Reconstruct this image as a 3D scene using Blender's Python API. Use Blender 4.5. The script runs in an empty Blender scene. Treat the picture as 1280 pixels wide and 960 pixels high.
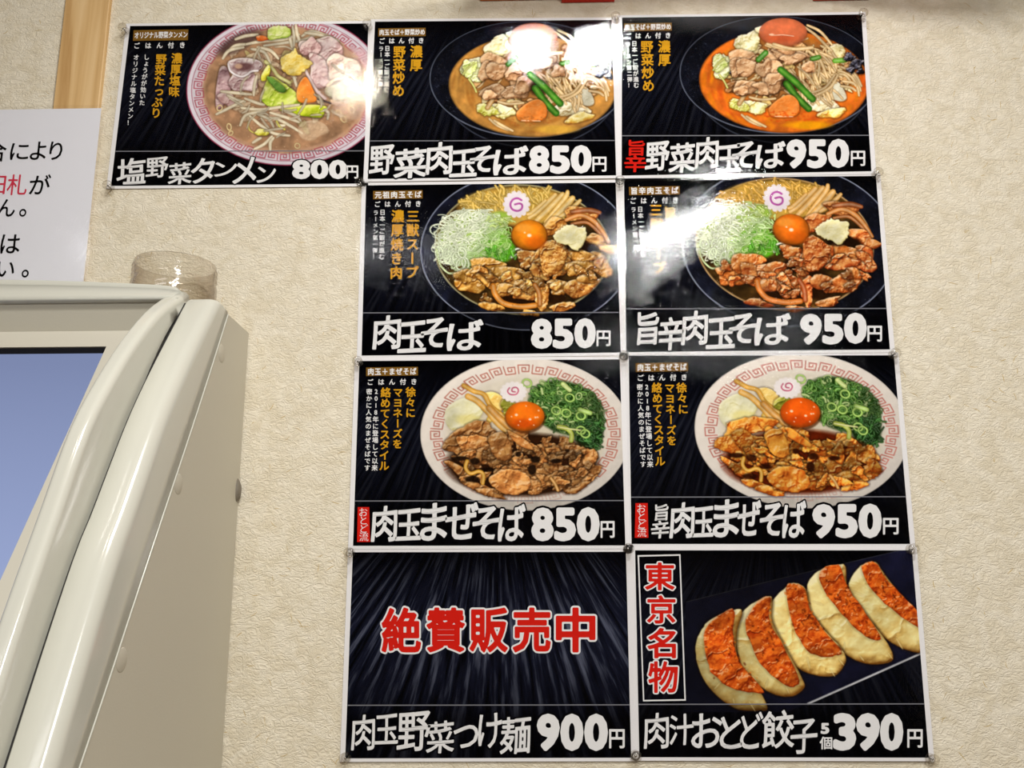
import bpy, bmesh, math, random
import numpy as np
from mathutils import Vector, Matrix

random.seed(7)
rng = np.random.default_rng(11)
SC = bpy.context.scene
COL = SC.collection

# ------------------------------------------------------------------ camera, light, exposure
Z0 = 2.20                                    # height of the top edge of the poster grid above the floor
CAM = np.array([.1947, -.9937, -.6679])      # camera, relative to the grid corner on the wall (wall plane y = 0)
FPX = 1164.6
PITCH, YAW, ROLL = 1.7913, .0274, -.0016
def rotm(a, b, c):
    ca, sa, cb, sb, cc, sc = math.cos(a), math.sin(a), math.cos(b), math.sin(b), math.cos(c), math.sin(c)
    return (np.array([[ca, -sa, 0], [sa, ca, 0], [0, 0, 1]]) @ np.array([[1, 0, 0], [0, cb, -sb], [0, sb, cb]])
            @ np.array([[cc, -sc, 0], [sc, cc, 0], [0, 0, 1]]))
RM = rotm(YAW, PITCH, ROLL)
camd = bpy.data.cameras.new('camera')
camd.sensor_width = 36.0
camd.lens = 36.0 * FPX / 1280.0
camd.clip_start = .02
cam = bpy.data.objects.new('camera', camd)
COL.objects.link(cam)
cam.matrix_world = Matrix([[*RM[0], CAM[0]], [*RM[1], CAM[1]], [*RM[2], CAM[2] + Z0], [0, 0, 0, 1]])
SC.camera = cam

vs = SC.view_settings
vs.view_transform = 'Standard'
vs.look = 'None'
vs.gamma = 1.0
vs.use_curve_mapping = False
vs.exposure = 0.31

world = bpy.data.worlds.new('room_air')
SC.world = world
world.use_nodes = True
world.node_tree.nodes['Background'].inputs[0].default_value = (.96, .97, 1.0, 1)
world.node_tree.nodes['Background'].inputs[1].default_value = .22

CEIL = Z0 + .48
def area_light(name, loc, sx, sy, power, col, rot=(0, 0, 0), spread=180):
    l = bpy.data.lights.new(name, 'AREA')
    l.shape = 'RECTANGLE'
    l.size, l.size_y = sx, sy
    l.energy = power
    l.color = col
    l.spread = math.radians(spread)
    o = bpy.data.objects.new(name, l)
    COL.objects.link(o)
    o.location = loc
    o.rotation_euler = rot
    return o
LAMPS = [  # x, y, size x, size y, power, colour, turn : the ceiling's real lamps
    (.190, -.785, .055, .110, 5.6, (1, .98, .95), 0),
    (.328, -.785, .066, .105, 6.6, (1, .98, .95), 0),
    (-.215, -.93, .065, .090, 1.6, (1, .88, .72), 0),
    (.635, -1.85, .17, .66, 30.0, (1, .99, .97), -18),
    (-.75, -2.0, 1.2, .16, 5.0, (.98, .98, 1), 0),
    (1.0, -3.2, 1.2, .16, 5.0, (.98, .98, 1), 0),
]
for i, (x, y, sx, sy, pw, c, turn) in enumerate(LAMPS):
    area_light('ceiling_lamp_light', (x, y, CEIL - .012), sx, sy, pw, c, (0, 0, math.radians(turn)))

# ------------------------------------------------------------------ helpers
def lin(c):
    c = np.asarray(c, float) / 255.0
    return np.where(c <= .04045, c / 12.92, ((c + .055) / 1.055) ** 2.4)
def rgba(r, g, b, k=1.0):
    return (*[min(1.0, float(v) * k) for v in lin((r, g, b))], 1.0)
def ray(px, py):
    return RM @ np.array([(px - 640) / FPX, -(py - 480) / FPX, -1.0])
def hit(px, py, ax=1, val=0.0):
    """point where the sight line of a photo pixel meets the plane coordinate[ax] = val (z from the floor)"""
    d = ray(px, py)
    c = CAM
    v = val - (Z0 if ax == 2 else 0)
    t = (v - c[ax]) / d[ax]
    p = c + d * t
    return np.array([p[0], p[1], p[2] + Z0])
def empty(name, loc, label, cat, group=None):
    o = bpy.data.objects.new(name, None)
    COL.objects.link(o)
    o.location = loc
    o.empty_display_size = .02
    o['label'] = label
    o['category'] = cat
    if group: o['group'] = group
    return o
def mesh_obj(name, verts, faces, mat, parent=None, smooth=False, mats=None, fmat=None):
    me = bpy.data.meshes.new(name)
    me.from_pydata([tuple(map(float, v)) for v in verts], [], faces)
    for m in (mats or [mat]): me.materials.append(m)
    if fmat is not None: me.polygons.foreach_set('material_index', fmat)
    if smooth: me.polygons.foreach_set('use_smooth', [True] * len(me.polygons))
    me.update()
    o = bpy.data.objects.new(name, me)
    COL.objects.link(o)
    if parent is not None:
        o.parent = parent
        o.location = -Vector(parent.location) if parent.parent is None else (0, 0, 0)
        if parent.parent is not None: o.location = (0, 0, 0)
    return o
def fast_mesh(name, V, Q, mat, parent=None):
    """V (n,3) array, Q (m,4) quads"""
    me = bpy.data.meshes.new(name)
    n, m = len(V), len(Q)
    me.vertices.add(n)
    me.vertices.foreach_set('co', np.asarray(V, np.float32).ravel())
    k = Q.shape[1]
    me.loops.add(m * k)
    me.loops.foreach_set('vertex_index', np.asarray(Q, np.int32).ravel())
    me.polygons.add(m)
    me.polygons.foreach_set('loop_start', np.arange(0, m * k, k, dtype=np.int32))
    me.update(calc_edges=True)
    me.materials.append(mat)
    o = bpy.data.objects.new(name, me)
    COL.objects.link(o)
    if parent is not None:
        o.parent = parent
        if parent.parent is None: o.location = -Vector(parent.location)
    return o
def bm_obj(name, bm, mat, parent=None, smooth=False):
    me = bpy.data.meshes.new(name)
    bmesh.ops.recalc_face_normals(bm, faces=bm.faces)
    bm.to_mesh(me)
    bm.free()
    me.materials.append(mat)
    if smooth: me.polygons.foreach_set('use_smooth', [True] * len(me.polygons))
    o = bpy.data.objects.new(name, me)
    COL.objects.link(o)
    if parent is not None:
        o.parent = parent
        if parent.parent is None: o.location = -Vector(parent.location)
    return o
def box_bm(x0, y0, z0, x1, y1, z1, bev=0, seg=2):
    bm = bmesh.new()
    bmesh.ops.create_cube(bm, size=1)
    bmesh.ops.scale(bm, vec=(x1 - x0, y1 - y0, z1 - z0), verts=bm.verts)
    bmesh.ops.translate(bm, vec=((x0 + x1) / 2, (y0 + y1) / 2, (z0 + z1) / 2), verts=bm.verts)
    if bev: bmesh.ops.bevel(bm, geom=list(bm.edges), offset=bev, segments=seg, affect='EDGES', profile=.5)
    return bm
def lathe_bm(prof, n=32, axis='z', origin=(0, 0, 0)):
    bm = bmesh.new()
    rings = []
    for r, h in prof:
        ring = []
        for k in range(n):
            a = 2 * math.pi * k / n
            if axis == 'z': p = (r * math.cos(a), r * math.sin(a), h)
            else: p = (r * math.cos(a), -h, r * math.sin(a))
            ring.append(bm.verts.new(Vector(p) + Vector(origin)))
        rings.append(ring)
    for a, b in zip(rings, rings[1:]):
        for k in range(n):
            bm.faces.new((a[k], a[(k + 1) % n], b[(k + 1) % n], b[k]))
    for ring in (rings[0], rings[-1]):
        if prof[0 if ring is rings[0] else -1][0] > 1e-6 and ring is not None:
            try: bm.faces.new(ring)
            except ValueError: pass
    bmesh.ops.remove_doubles(bm, verts=bm.verts, dist=1e-7)
    return bm

# ------------------------------------------------------------------ materials
def newmat(name):
    m = bpy.data.materials.new(name)
    m.use_nodes = True
    nt = m.node_tree
    return m, nt, nt.nodes, nt.links, nt.nodes['Principled BSDF']
def plain(name, col, rough=.5, spec=.5, metal=0, bump=0, bscale=200, var=0, vscale=20, coat=0):
    m, nt, N, L, B = newmat(name)
    B.inputs['Base Color'].default_value = col
    B.inputs['Roughness'].default_value = rough
    B.inputs['Specular IOR Level'].default_value = spec
    B.inputs['Metallic'].default_value = metal
    B.inputs['Coat Weight'].default_value = coat
    tc = N.new('ShaderNodeTexCoord')
    if bump:
        t = N.new('ShaderNodeTexNoise'); t.inputs['Scale'].default_value = bscale; t.inputs['Detail'].default_value = 3
        b = N.new('ShaderNodeBump'); b.inputs['Strength'].default_value = bump; b.inputs['Distance'].default_value = .001
        L.new(tc.outputs['Object'], t.inputs['Vector']); L.new(t.outputs['Fac'], b.inputs['Height']); L.new(b.outputs[0], B.inputs['Normal'])
    if var:
        t = N.new('ShaderNodeTexNoise'); t.inputs['Scale'].default_value = vscale; t.inputs['Detail'].default_value = 4
        mx = N.new('ShaderNodeMix'); mx.data_type = 'RGBA'
        L.new(tc.outputs['Object'], t.inputs['Vector']); L.new(t.outputs['Fac'], mx.inputs[0])
        mx.inputs[6].default_value = (*[c * (1 - var) for c in col[:3]], 1)
        mx.inputs[7].default_value = (*[min(1, c * (1 + var)) for c in col[:3]], 1)
        L.new(mx.outputs[2], B.inputs['Base Color'])
    return m

def wallpaper():
    m, nt, N, L, B = newmat('cream_wallpaper')
    tc = N.new('ShaderNodeTexCoord')
    mp = N.new('ShaderNodeMapping')
    L.new(tc.outputs['Object'], mp.inputs['Vector'])
    mp.inputs['Scale'].default_value = (.75, 1, 1.15)
    n1 = N.new('ShaderNodeTexNoise'); n1.inputs['Scale'].default_value = 135; n1.inputs['Detail'].default_value = 4; n1.inputs['Distortion'].default_value = 1.6
    L.new(mp.outputs[0], n1.inputs['Vector'])
    # ridges: folded noise
    def math_(op, a, b=None):
        q = N.new('ShaderNodeMath'); q.operation = op
        for i, v in enumerate((a, b)):
            if v is None: continue
            if hasattr(v, 'is_linked') or hasattr(v, 'links'): L.new(v, q.inputs[i])
            else: q.inputs[i].default_value = v
        return q.outputs[0]
    r = math_('SUBTRACT', n1.outputs['Fac'], .5)
    r = math_('ABSOLUTE', r)
    r = math_('MULTIPLY', r, 7.0)
    r = math_('MINIMUM', r, 1.0)
    n2 = N.new('ShaderNodeTexNoise'); n2.inputs['Scale'].default_value = 420; n2.inputs['Detail'].default_value = 3
    L.new(tc.outputs['Object'], n2.inputs['Vector'])
    h = math_('MULTIPLY', n2.outputs['Fac'], .45)
    h = math_('SUBTRACT', h, r)
    n3 = N.new('ShaderNodeTexNoise'); n3.inputs['Scale'].default_value = 18; n3.inputs['Detail'].default_value = 2
    L.new(tc.outputs['Object'], n3.inputs['Vector'])
    h3 = math_('MULTIPLY', n3.outputs['Fac'], 1.0)
    h = math_('ADD', h, h3)
    b = N.new('ShaderNodeBump'); b.inputs['Strength'].default_value = .6; b.inputs['Distance'].default_value = .0008
    L.new(h, b.inputs['Height']); L.new(b.outputs[0], B.inputs['Normal'])
    n4 = N.new('ShaderNodeTexNoise'); n4.inputs['Scale'].default_value = 45; n4.inputs['Detail'].default_value = 5; n4.inputs['Distortion'].default_value = 1
    L.new(tc.outputs['Object'], n4.inputs['Vector'])
    cr = N.new('ShaderNodeValToRGB')
    cr.color_ramp.elements[0].position = .36; cr.color_ramp.elements[0].color = rgba(220, 209, 184)
    cr.color_ramp.elements[1].position = .62; cr.color_ramp.elements[1].color = rgba(230, 221, 200)
    L.new(n4.outputs['Fac'], cr.inputs[0])
    L.new(cr.outputs[0], B.inputs['Base Color'])
    B.inputs['Roughness'].default_value = .62
    B.inputs['Specular IOR Level'].default_value = .3
    return m

def wood(name, c0, c1, c2, along='z', scale=1.0, rough=.5):
    m, nt, N, L, B = newmat(name)
    tc = N.new('ShaderNodeTexCoord'); mp = N.new('ShaderNodeMapping')
    s = {'z': (60, 60, 3), 'x': (3, 60, 60)}[along]
    mp.inputs['Scale'].default_value = tuple(v * scale for v in s)
    L.new(tc.outputs['Object'], mp.inputs['Vector'])
    n = N.new('ShaderNodeTexNoise'); n.inputs['Scale'].default_value = 1.4; n.inputs['Detail'].default_value = 6; n.inputs['Distortion'].default_value = .6
    L.new(mp.outputs[0], n.inputs['Vector'])
    cr = N.new('ShaderNodeValToRGB')
    cr.color_ramp.elements[0].position = .3; cr.color_ramp.elements[0].color = c0
    cr.color_ramp.elements[1].position = .7; cr.color_ramp.elements[1].color = c2
    e = cr.color_ramp.elements.new(.5); e.color = c1
    L.new(n.outputs['Fac'], cr.inputs[0]); L.new(cr.outputs[0], B.inputs['Base Color'])
    b = N.new('ShaderNodeBump'); b.inputs['Strength'].default_value = .15; b.inputs['Distance'].default_value = .0005
    L.new(n.outputs['Fac'], b.inputs['Height']); L.new(b.outputs[0], B.inputs['Normal'])
    B.inputs['Roughness'].default_value = rough
    return m

def print_material(name, photo, gain=1.0, vx=.5, vy=1.35, freq=70.0):
    """matt printed paper: dark board background (radiating grain), plus the dish picture held in the colour attribute"""
    m, nt, N, L, B = newmat(name)
    uv = N.new('ShaderNodeUVMap'); uv.uv_map = 'sheet'
    mp = N.new('ShaderNodeMapping'); mp.inputs['Location'].default_value = (-vx, -vy, 0)
    L.new(uv.outputs[0], mp.inputs['Vector'])
    sx = N.new('ShaderNodeSeparateXYZ'); L.new(mp.outputs[0], sx.inputs[0])
    def mt(op, a, b=None):
        q = N.new('ShaderNodeMath'); q.operation = op
        for i, v in enumerate((a, b)):
            if v is None: continue
            if isinstance(v, (int, float)): q.inputs[i].default_value = v
            else: L.new(v, q.inputs[i])
        return q.outputs[0]
    ang = mt('DIVIDE', sx.outputs[0], sx.outputs[1])
    cb = N.new('ShaderNodeCombineXYZ')
    L.new(mt('MULTIPLY', ang, freq), cb.inputs[0]); L.new(mt('MULTIPLY', sx.outputs[1], 2.2), cb.inputs[1])
    n = N.new('ShaderNodeTexNoise'); n.inputs['Scale'].default_value = 1.0; n.inputs['Detail'].default_value = 7; n.inputs['Roughness'].default_value = .62
    L.new(cb.outputs[0], n.inputs['Vector'])
    cr = N.new('ShaderNodeValToRGB')
    E_ = cr.color_ramp.elements
    E_[0].position = .38; E_[0].color = rgba(4, 5, 9)
    E_[1].position = .8; E_[1].color = rgba(*(np.array([92, 96, 112]) * gain))
    e = E_.new(.52); e.color = rgba(*(np.array([20, 23, 38]) * (.5 + .5 * gain)))
    L.new(n.outputs['Fac'], cr.inputs[0])
    # the printed board fades to black near the top and the foot of the sheet
    n2 = N.new('ShaderNodeTexNoise'); n2.inputs['Scale'].default_value = 3.0
    L.new(uv.outputs[0], n2.inputs['Vector'])
    su = N.new('ShaderNodeSeparateXYZ'); L.new(uv.outputs[0], su.inputs[0])
    fade = N.new('ShaderNodeValToRGB')
    F = fade.color_ramp.elements
    F[0].position = .18; F[0].color = (.12, .12, .12, 1)
    F[1].position = .98; F[1].color = (.10, .10, .10, 1)
    f2 = F.new(.27); f2.color = (.45, .45, .45, 1)
    f3 = F.new(.62); f3.color = (1, 1, 1, 1)
    f4 = F.new(.80); f4.color = (.55, .55, .55, 1)
    L.new(su.outputs[1], fade.inputs[0])
    mul = N.new('ShaderNodeMix'); mul.data_type = 'RGBA'; mul.blend_type = 'MULTIPLY'; mul.inputs[0].default_value = 1
    L.new(cr.outputs[0], mul.inputs[6]); L.new(fade.outputs[0], mul.inputs[7])
    out = mul.outputs[2]
    if photo:
        at = N.new('ShaderNodeAttribute'); at.attribute_name = 'ink'
        mx = N.new('ShaderNodeMix'); mx.data_type = 'RGBA'
        L.new(at.outputs['Alpha'], mx.inputs[0]); L.new(out, mx.inputs[6]); L.new(at.outputs['Color'], mx.inputs[7])
        out = mx.outputs[2]
    L.new(out, B.inputs['Base Color'])
    B.inputs['Roughness'].default_value = .7
    B.inputs['Specular IOR Level'].default_value = 0
    return m

def two_sided_fresnel(N, L, ior):
    """fresnel of a thin clear skin, the same from both sides"""
    fr = N.new('ShaderNodeFresnel')
    g = N.new('ShaderNodeNewGeometry'); mr = N.new('ShaderNodeMapRange')
    mr.inputs[3].default_value = ior; mr.inputs[4].default_value = 1 / ior
    L.new(g.outputs['Backfacing'], mr.inputs[0]); L.new(mr.outputs[0], fr.inputs['IOR'])
    return fr
def film_material(name, wave=.5, seed=0.0, tint=(1, 1, 1)):
    m, nt, N, L, B = newmat(name)
    N.remove(B)
    out = N['Material Output']
    tr = N.new('ShaderNodeBsdfTransparent'); tr.inputs[0].default_value = (*tint, 1)
    gl = N.new('ShaderNodeBsdfGlossy'); gl.inputs['Roughness'].default_value = .022
    fr = two_sided_fresnel(N, L, 1.42)
    mx = N.new('ShaderNodeMixShader')
    tc = N.new('ShaderNodeTexCoord'); mp = N.new('ShaderNodeMapping'); mp.inputs['Location'].default_value = (seed, 0, seed * 1.7)
    L.new(tc.outputs['Object'], mp.inputs['Vector'])
    def noise(sc, det):
        n = N.new('ShaderNodeTexNoise'); n.inputs['Scale'].default_value = sc; n.inputs['Detail'].default_value = det
        L.new(mp.outputs[0], n.inputs['Vector']); return n.outputs['Fac']
    b1 = N.new('ShaderNodeBump'); b1.inputs['Strength'].default_value = .5; b1.inputs['Distance'].default_value = .00014
    L.new(noise(520, 2), b1.inputs['Height'])
    b2 = N.new('ShaderNodeBump'); b2.inputs['Strength'].default_value = wave; b2.inputs['Distance'].default_value = .006
    L.new(noise(11, 1), b2.inputs['Height']); L.new(b1.outputs[0], b2.inputs['Normal'])
    for s in (gl, fr): L.new(b2.outputs[0], s.inputs['Normal'])
    L.new(fr.outputs[0], mx.inputs[0]); L.new(tr.outputs[0], mx.inputs[1]); L.new(gl.outputs[0], mx.inputs[2])
    L.new(mx.outputs[0], out.inputs['Surface'])
    return m
def clear_plastic(name, tint, rough=.03, ior=1.45):
    m, nt, N, L, B = newmat(name)
    B.inputs['Base Color'].default_value = tint
    B.inputs['Transmission Weight'].default_value = 1
    B.inputs['Roughness'].default_value = rough
    B.inputs['IOR'].default_value = ior
    return m
def thin_plastic(name, tint):
    """thin clear moulded wall: see-through with fresnel shine, darker where seen edge-on"""
    m, nt, N, L, B = newmat(name)
    N.remove(B)
    out = N['Material Output']
    tr = N.new('ShaderNodeBsdfTransparent')
    gl = N.new('ShaderNodeBsdfGlossy'); gl.inputs['Roughness'].default_value = .06
    lw = N.new('ShaderNodeLayerWeight'); lw.inputs['Blend'].default_value = .35
    cr = N.new('ShaderNodeValToRGB')
    cr.color_ramp.elements[0].position = .0; cr.color_ramp.elements[0].color = (.97, .96, .94, 1)
    cr.color_ramp.elements[1].position = .95; cr.color_ramp.elements[1].color = tint
    L.new(lw.outputs['Facing'], cr.inputs[0]); L.new(cr.outputs[0], tr.inputs[0])
    fr = two_sided_fresnel(N, L, 1.5)
    mx = N.new('ShaderNodeMixShader')
    L.new(fr.outputs[0], mx.inputs[0]); L.new(tr.outputs[0], mx.inputs[1]); L.new(gl.outputs[0], mx.inputs[2])
    L.new(mx.outputs[0], out.inputs['Surface'])
    return m

M_WALL = wallpaper()
M_WHITE = plain('white_print_paper', rgba(232, 230, 230), rough=.6, spec=.2)
M_TEXT = plain('white_ink', rgba(226, 225, 224), rough=.7, spec=.0, var=.03, vscale=60)
M_GOLD = plain('gold_ink', rgba(205, 150, 32), rough=.7, spec=.0, var=.22, vscale=150)
M_BROWN = plain('bronze_ink', rgba(122, 88, 34), rough=.7, spec=.0, var=.25, vscale=120)
M_BLACK = plain('black_ink', rgba(6, 6, 9), rough=.7, spec=.0)
M_RED = plain('red_ink', rgba(205, 32, 22), rough=.7, spec=.0)
M_LINE = plain('grey_ink', rgba(120, 120, 126), rough=.7, spec=.0)

# ------------------------------------------------------------------ glyph outlines -> thick or thin flat lettering
class Glyph: pass
_gl = {}
def glyph_tris(ch):
    if ch in _gl: return _gl[ch]
    cu = bpy.data.curves.new('glyph', 'FONT')
    cu.body = ch; cu.size = 1.0; cu.resolution_u = 3
    ob = bpy.data.objects.new('glyph', cu)
    me = ob.to_mesh()
    V = np.array([v.co[:2] for v in me.vertices], float)
    me.calc_loop_triangles()
    T = np.array([t.vertices[:] for t in me.loop_triangles], int)
    # outline = edges used once
    cnt = {}
    for p in me.polygons:
        vv = list(p.vertices)
        for a, b in zip(vv, vv[1:] + vv[:1]):
            k = (min(a, b), max(a, b)); cnt[k] = cnt.get(k, 0) + 1
    E = np.array([k for k, c in cnt.items() if c == 1], int)
    ob.to_mesh_clear()
    bpy.data.objects.remove(ob); bpy.data.curves.remove(cu)
    _gl[ch] = (V, T, E)
    return _gl[ch]
_sdf = {}
def glyph_cells(ch, dil, res, ax=1.0, rot=False):
    """vertices and quads/tris (normalised to the tight box 0..1, y up) of the glyph grown by dil (em) with a round pen"""
    key = (ch, round(dil, 4), res, ax, rot)
    if key in _sdf: return _sdf[key]
    V, T, E = glyph_tris(ch)
    if rot: V = np.stack([V[:, 1], -V[:, 0]], 1)
    V = V * np.array([1, ax])
    h = 1.0 / res
    lo = V.min(0) - abs(dil) - 2 * h; hi = V.max(0) + abs(dil) + 2 * h
    nx = int((hi[0] - lo[0]) / h) + 2; ny = int((hi[1] - lo[1]) / h) + 2
    X, Y = np.meshgrid(lo[0] + np.arange(nx) * h, lo[1] + np.arange(ny) * h)
    P = np.stack([X.ravel(), Y.ravel()], 1)
    A = V[E[:, 0]]; Bv = V[E[:, 1]]; D = Bv - A
    dd = (D ** 2).sum(1) + 1e-12
    d2 = np.full(len(P), 1e9)
    for i in range(len(E)):
        w = P - A[i]
        t = np.clip((w @ D[i]) / dd[i], 0, 1)
        q = w - t[:, None] * D[i]
        d2 = np.minimum(d2, (q ** 2).sum(1))
    inside = np.zeros(len(P), bool)
    for i in range(len(E)):
        ay, by = A[i, 1], Bv[i, 1]
        if ay == by: continue
        c = (P[:, 1] > min(ay, by)) & (P[:, 1] <= max(ay, by))
        xx = A[i, 0] + (P[:, 1] - ay) / (by - ay) * D[i, 0]
        inside ^= c & (P[:, 0] < xx)
    s = np.where(inside, -1, 1) * np.sqrt(d2) - dil
    S = s.reshape(ny, nx)
    ins = S < 0
    verts = []; faces = []
    vid = {}
    def node(i, j):
        k = (i, j)
        if k not in vid: vid[k] = len(verts); verts.append((lo[0] + j * h, lo[1] + i * h))
        return vid[k]
    def cut(i0, j0, i1, j1):
        if (i1, j1) < (i0, j0): i0, j0, i1, j1 = i1, j1, i0, j0
        k = (i0, j0, i1, j1)
        if k not in vid:
            a, b = S[i0, j0], S[i1, j1]; t = a / (a - b)
            vid[k] = len(verts); verts.append((lo[0] + (j0 + t * (j1 - j0)) * h, lo[1] + (i0 + t * (i1 - i0)) * h))
        return vid[k]
    c00 = ins[:-1, :-1]; c01 = ins[:-1, 1:]; c11 = ins[1:, 1:]; c10 = ins[1:, :-1]
    full = c00 & c01 & c11 & c10
    part = (c00 | c01 | c11 | c10) & ~full
    for i in range(ny - 1):
        row = np.flatnonzero(full[i])
        if len(row):
            br = np.flatnonzero(np.diff(row) > 1)
            st = np.r_[row[0], row[br + 1]]; en = np.r_[row[br], row[-1]]
            for a, b in zip(st, en): faces.append((node(i, a), node(i, b + 1), node(i + 1, b + 1), node(i + 1, a)))
        for j in np.flatnonzero(part[i]):
            cs = [(i, j), (i, j + 1), (i + 1, j + 1), (i + 1, j)]
            poly = []
            for k in range(4):
                a = cs[k]; b = cs[(k + 1) % 4]
                if ins[a]: poly.append(node(*a))
                if ins[a] != ins[b]: poly.append(cut(*a, *b))
            if len(poly) >= 3: faces.append(tuple(poly))
    Vv = np.array(verts)
    mn, mx = Vv.min(0), Vv.max(0)
    em = (mn.copy(), mx.copy())
    Vn = (Vv - mn) / (mx - mn)
    _sdf[key] = (Vn, faces, mn, mx)
    return _sdf[key]

class Ink:
    """collects flat shapes given in a poster's crop pixels; built as one mesh just above the print"""
    def __init__(self, mapper, lift): self.V = []; self.F = []; self.map = mapper; self.lift = lift
    def add(self, pts, faces):
        o = len(self.V)
        self.V.extend(pts); self.F.extend([tuple(o + i for i in f) for f in faces])
    def box(self, ch, x0, y0, x1, y1, dil, res=44, grow=0, ax=1.0, shear=0.0, jig=0):
        Vn, F, mn, mx = glyph_cells(ch, dil, res, ax)
        if grow:
            s = grow * 1.0
            w = (x1 - x0) / (mx[0] - mn[0])
            Vn, F, mn2, mx2 = glyph_cells(ch, dil + s, max(24, res * 2 // 3), ax)
            e = s * w; e2 = s * (y1 - y0) / (mx[1] - mn[1])
            x0, x1, y0, y1 = x0 - e, x1 + e, y0 - e2, y1 + e2
        P = []
        for u, v in Vn:
            x = x0 + (x1 - x0) * u + shear * (v - .5) * (y1 - y0)
            y = y1 - (y1 - y0) * v
            if jig: y -= .055 * (u - .5) * (x1 - x0)
            if jig: y += jig * math.sin(u * 2.6 + v * 1.3); x += jig * .7 * math.sin(v * 3.1 + u)
            P.append((x, y))
        self.add(P, F)
    def em(self, ch, cx, cy, size, dil=.02, res=30, wid=1.0, vert=False):
        rot = vert and ch in 'ー'
        Vn, F, mn, mx = glyph_cells(ch, dil, res, 1.0, rot)
        # em box centre of CJK glyphs
        ec = np.array([.5, .37]) if not rot else np.array([.37, -.5])
        if ch in '0123456789+!': ec = (mn + mx) / 2
        if vert and ch in 'ょっゃゅ': ec = ec + np.array([-.08, -.06])
        W = (Vn * (mx - mn) + mn - ec) * size
        self.add([(cx + w[0] * wid, cy - w[1]) for w in W], F)
    def run(self, text, x0, y0, x1, y1, size, dil=.02, res=30, wid=1.0, vert=False):
        n = len(text)
        for i, ch in enumerate(text):
            t = i / max(1, n - 1)
            self.em(ch, x0 + (x1 - x0) * t, y0 + (y1 - y0) * t, size, dil, res, wid, vert)
    def poly(self, pts): self.add(list(pts), [tuple(range(len(pts)))])
    def build(self, name, mat, parent):
        if not self.V: return None
        W = self.map(np.array(self.V, float), self.lift)
        return mesh_obj(name, W, self.F, mat, parent)

# ------------------------------------------------------------------ painter for the printed dish pictures
NT = 512
def _tile():
    t = np.zeros((NT, NT)); amp = 1.0; tot = 0
    for o in range(1, 8):
        n = 4 * 2 ** (o - 1)
        g = rng.random((n, n))
        xi = np.arange(NT) * n / NT; i0 = xi.astype(int); f = xi - i0; f = f * f * (3 - 2 * f); i1 = (i0 + 1) % n
        a = g[i0][:, i0] * (1 - f)[None] + g[i0][:, i1] * f[None]
        b = g[i1][:, i0] * (1 - f)[None] + g[i1][:, i1] * f[None]
        t += amp * (a * (1 - f)[:, None] + b * f[:, None]); tot += amp; amp *= .55
    t /= tot
    return (t - t.mean()) / t.std()
TILE = _tile()
def _soft():
    t = np.zeros((NT, NT)); amp = 1.0
    for o in range(1, 5):
        n = 4 * 2 ** (o - 1)
        g = rng.random((n, n))
        xi = np.arange(NT) * n / NT; i0 = xi.astype(int); f = xi - i0; f = f * f * f * (f * (f * 6 - 15) + 10); i1 = (i0 + 1) % n
        a = g[i0][:, i0] * (1 - f)[None] + g[i0][:, i1] * f[None]
        b = g[i1][:, i0] * (1 - f)[None] + g[i1][:, i1] * f[None]
        t += amp * (a * (1 - f)[:, None] + b * f[:, None]); amp *= .42
    return (t - t.mean()) / t.std()
SOFT = _soft()
def fbm(x, y, s, T=None):
    TILE = globals()['TILE'] if T is None else T
    """smooth-lookup of the noise tile; s = tile feature size in canvas units for one tile/4"""
    u = (x / s * NT / 4) % NT; v = (y / s * NT / 4) % NT
    i = u.astype(int) % NT; j = v.astype(int) % NT; fu = u - np.floor(u); fv = v - np.floor(v)
    i1 = (i + 1) % NT; j1 = (j + 1) % NT
    return (TILE[j, i] * (1 - fu) + TILE[j, i1] * fu) * (1 - fv) + (TILE[j1, i] * (1 - fu) + TILE[j1, i1] * fu) * fv
def spline(P, n=8, closed=False):
    P = np.array(P, float)
    m = len(P)
    if m < 3 and not closed:
        t = np.linspace(0, 1, n + 1)[:, None]; return P[0] * (1 - t) + P[1] * t
    out = []
    rngi = range(m) if closed else range(m - 1)
    for i in rngi:
        if closed: a, b, c, d = P[(i - 1) % m], P[i], P[(i + 1) % m], P[(i + 2) % m]
        else: a, b, c, d = P[max(0, i - 1)], P[i], P[i + 1], P[min(m - 1, i + 2)]
        for t in np.arange(n) / n:
            out.append(.5 * ((2 * b) + (-a + c) * t + (2 * a - 5 * b + 4 * c - d) * t * t + (-a + 3 * b - 3 * c + d) * t ** 3))
    if not closed: out.append(P[-1])
    return np.array(out)
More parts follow.
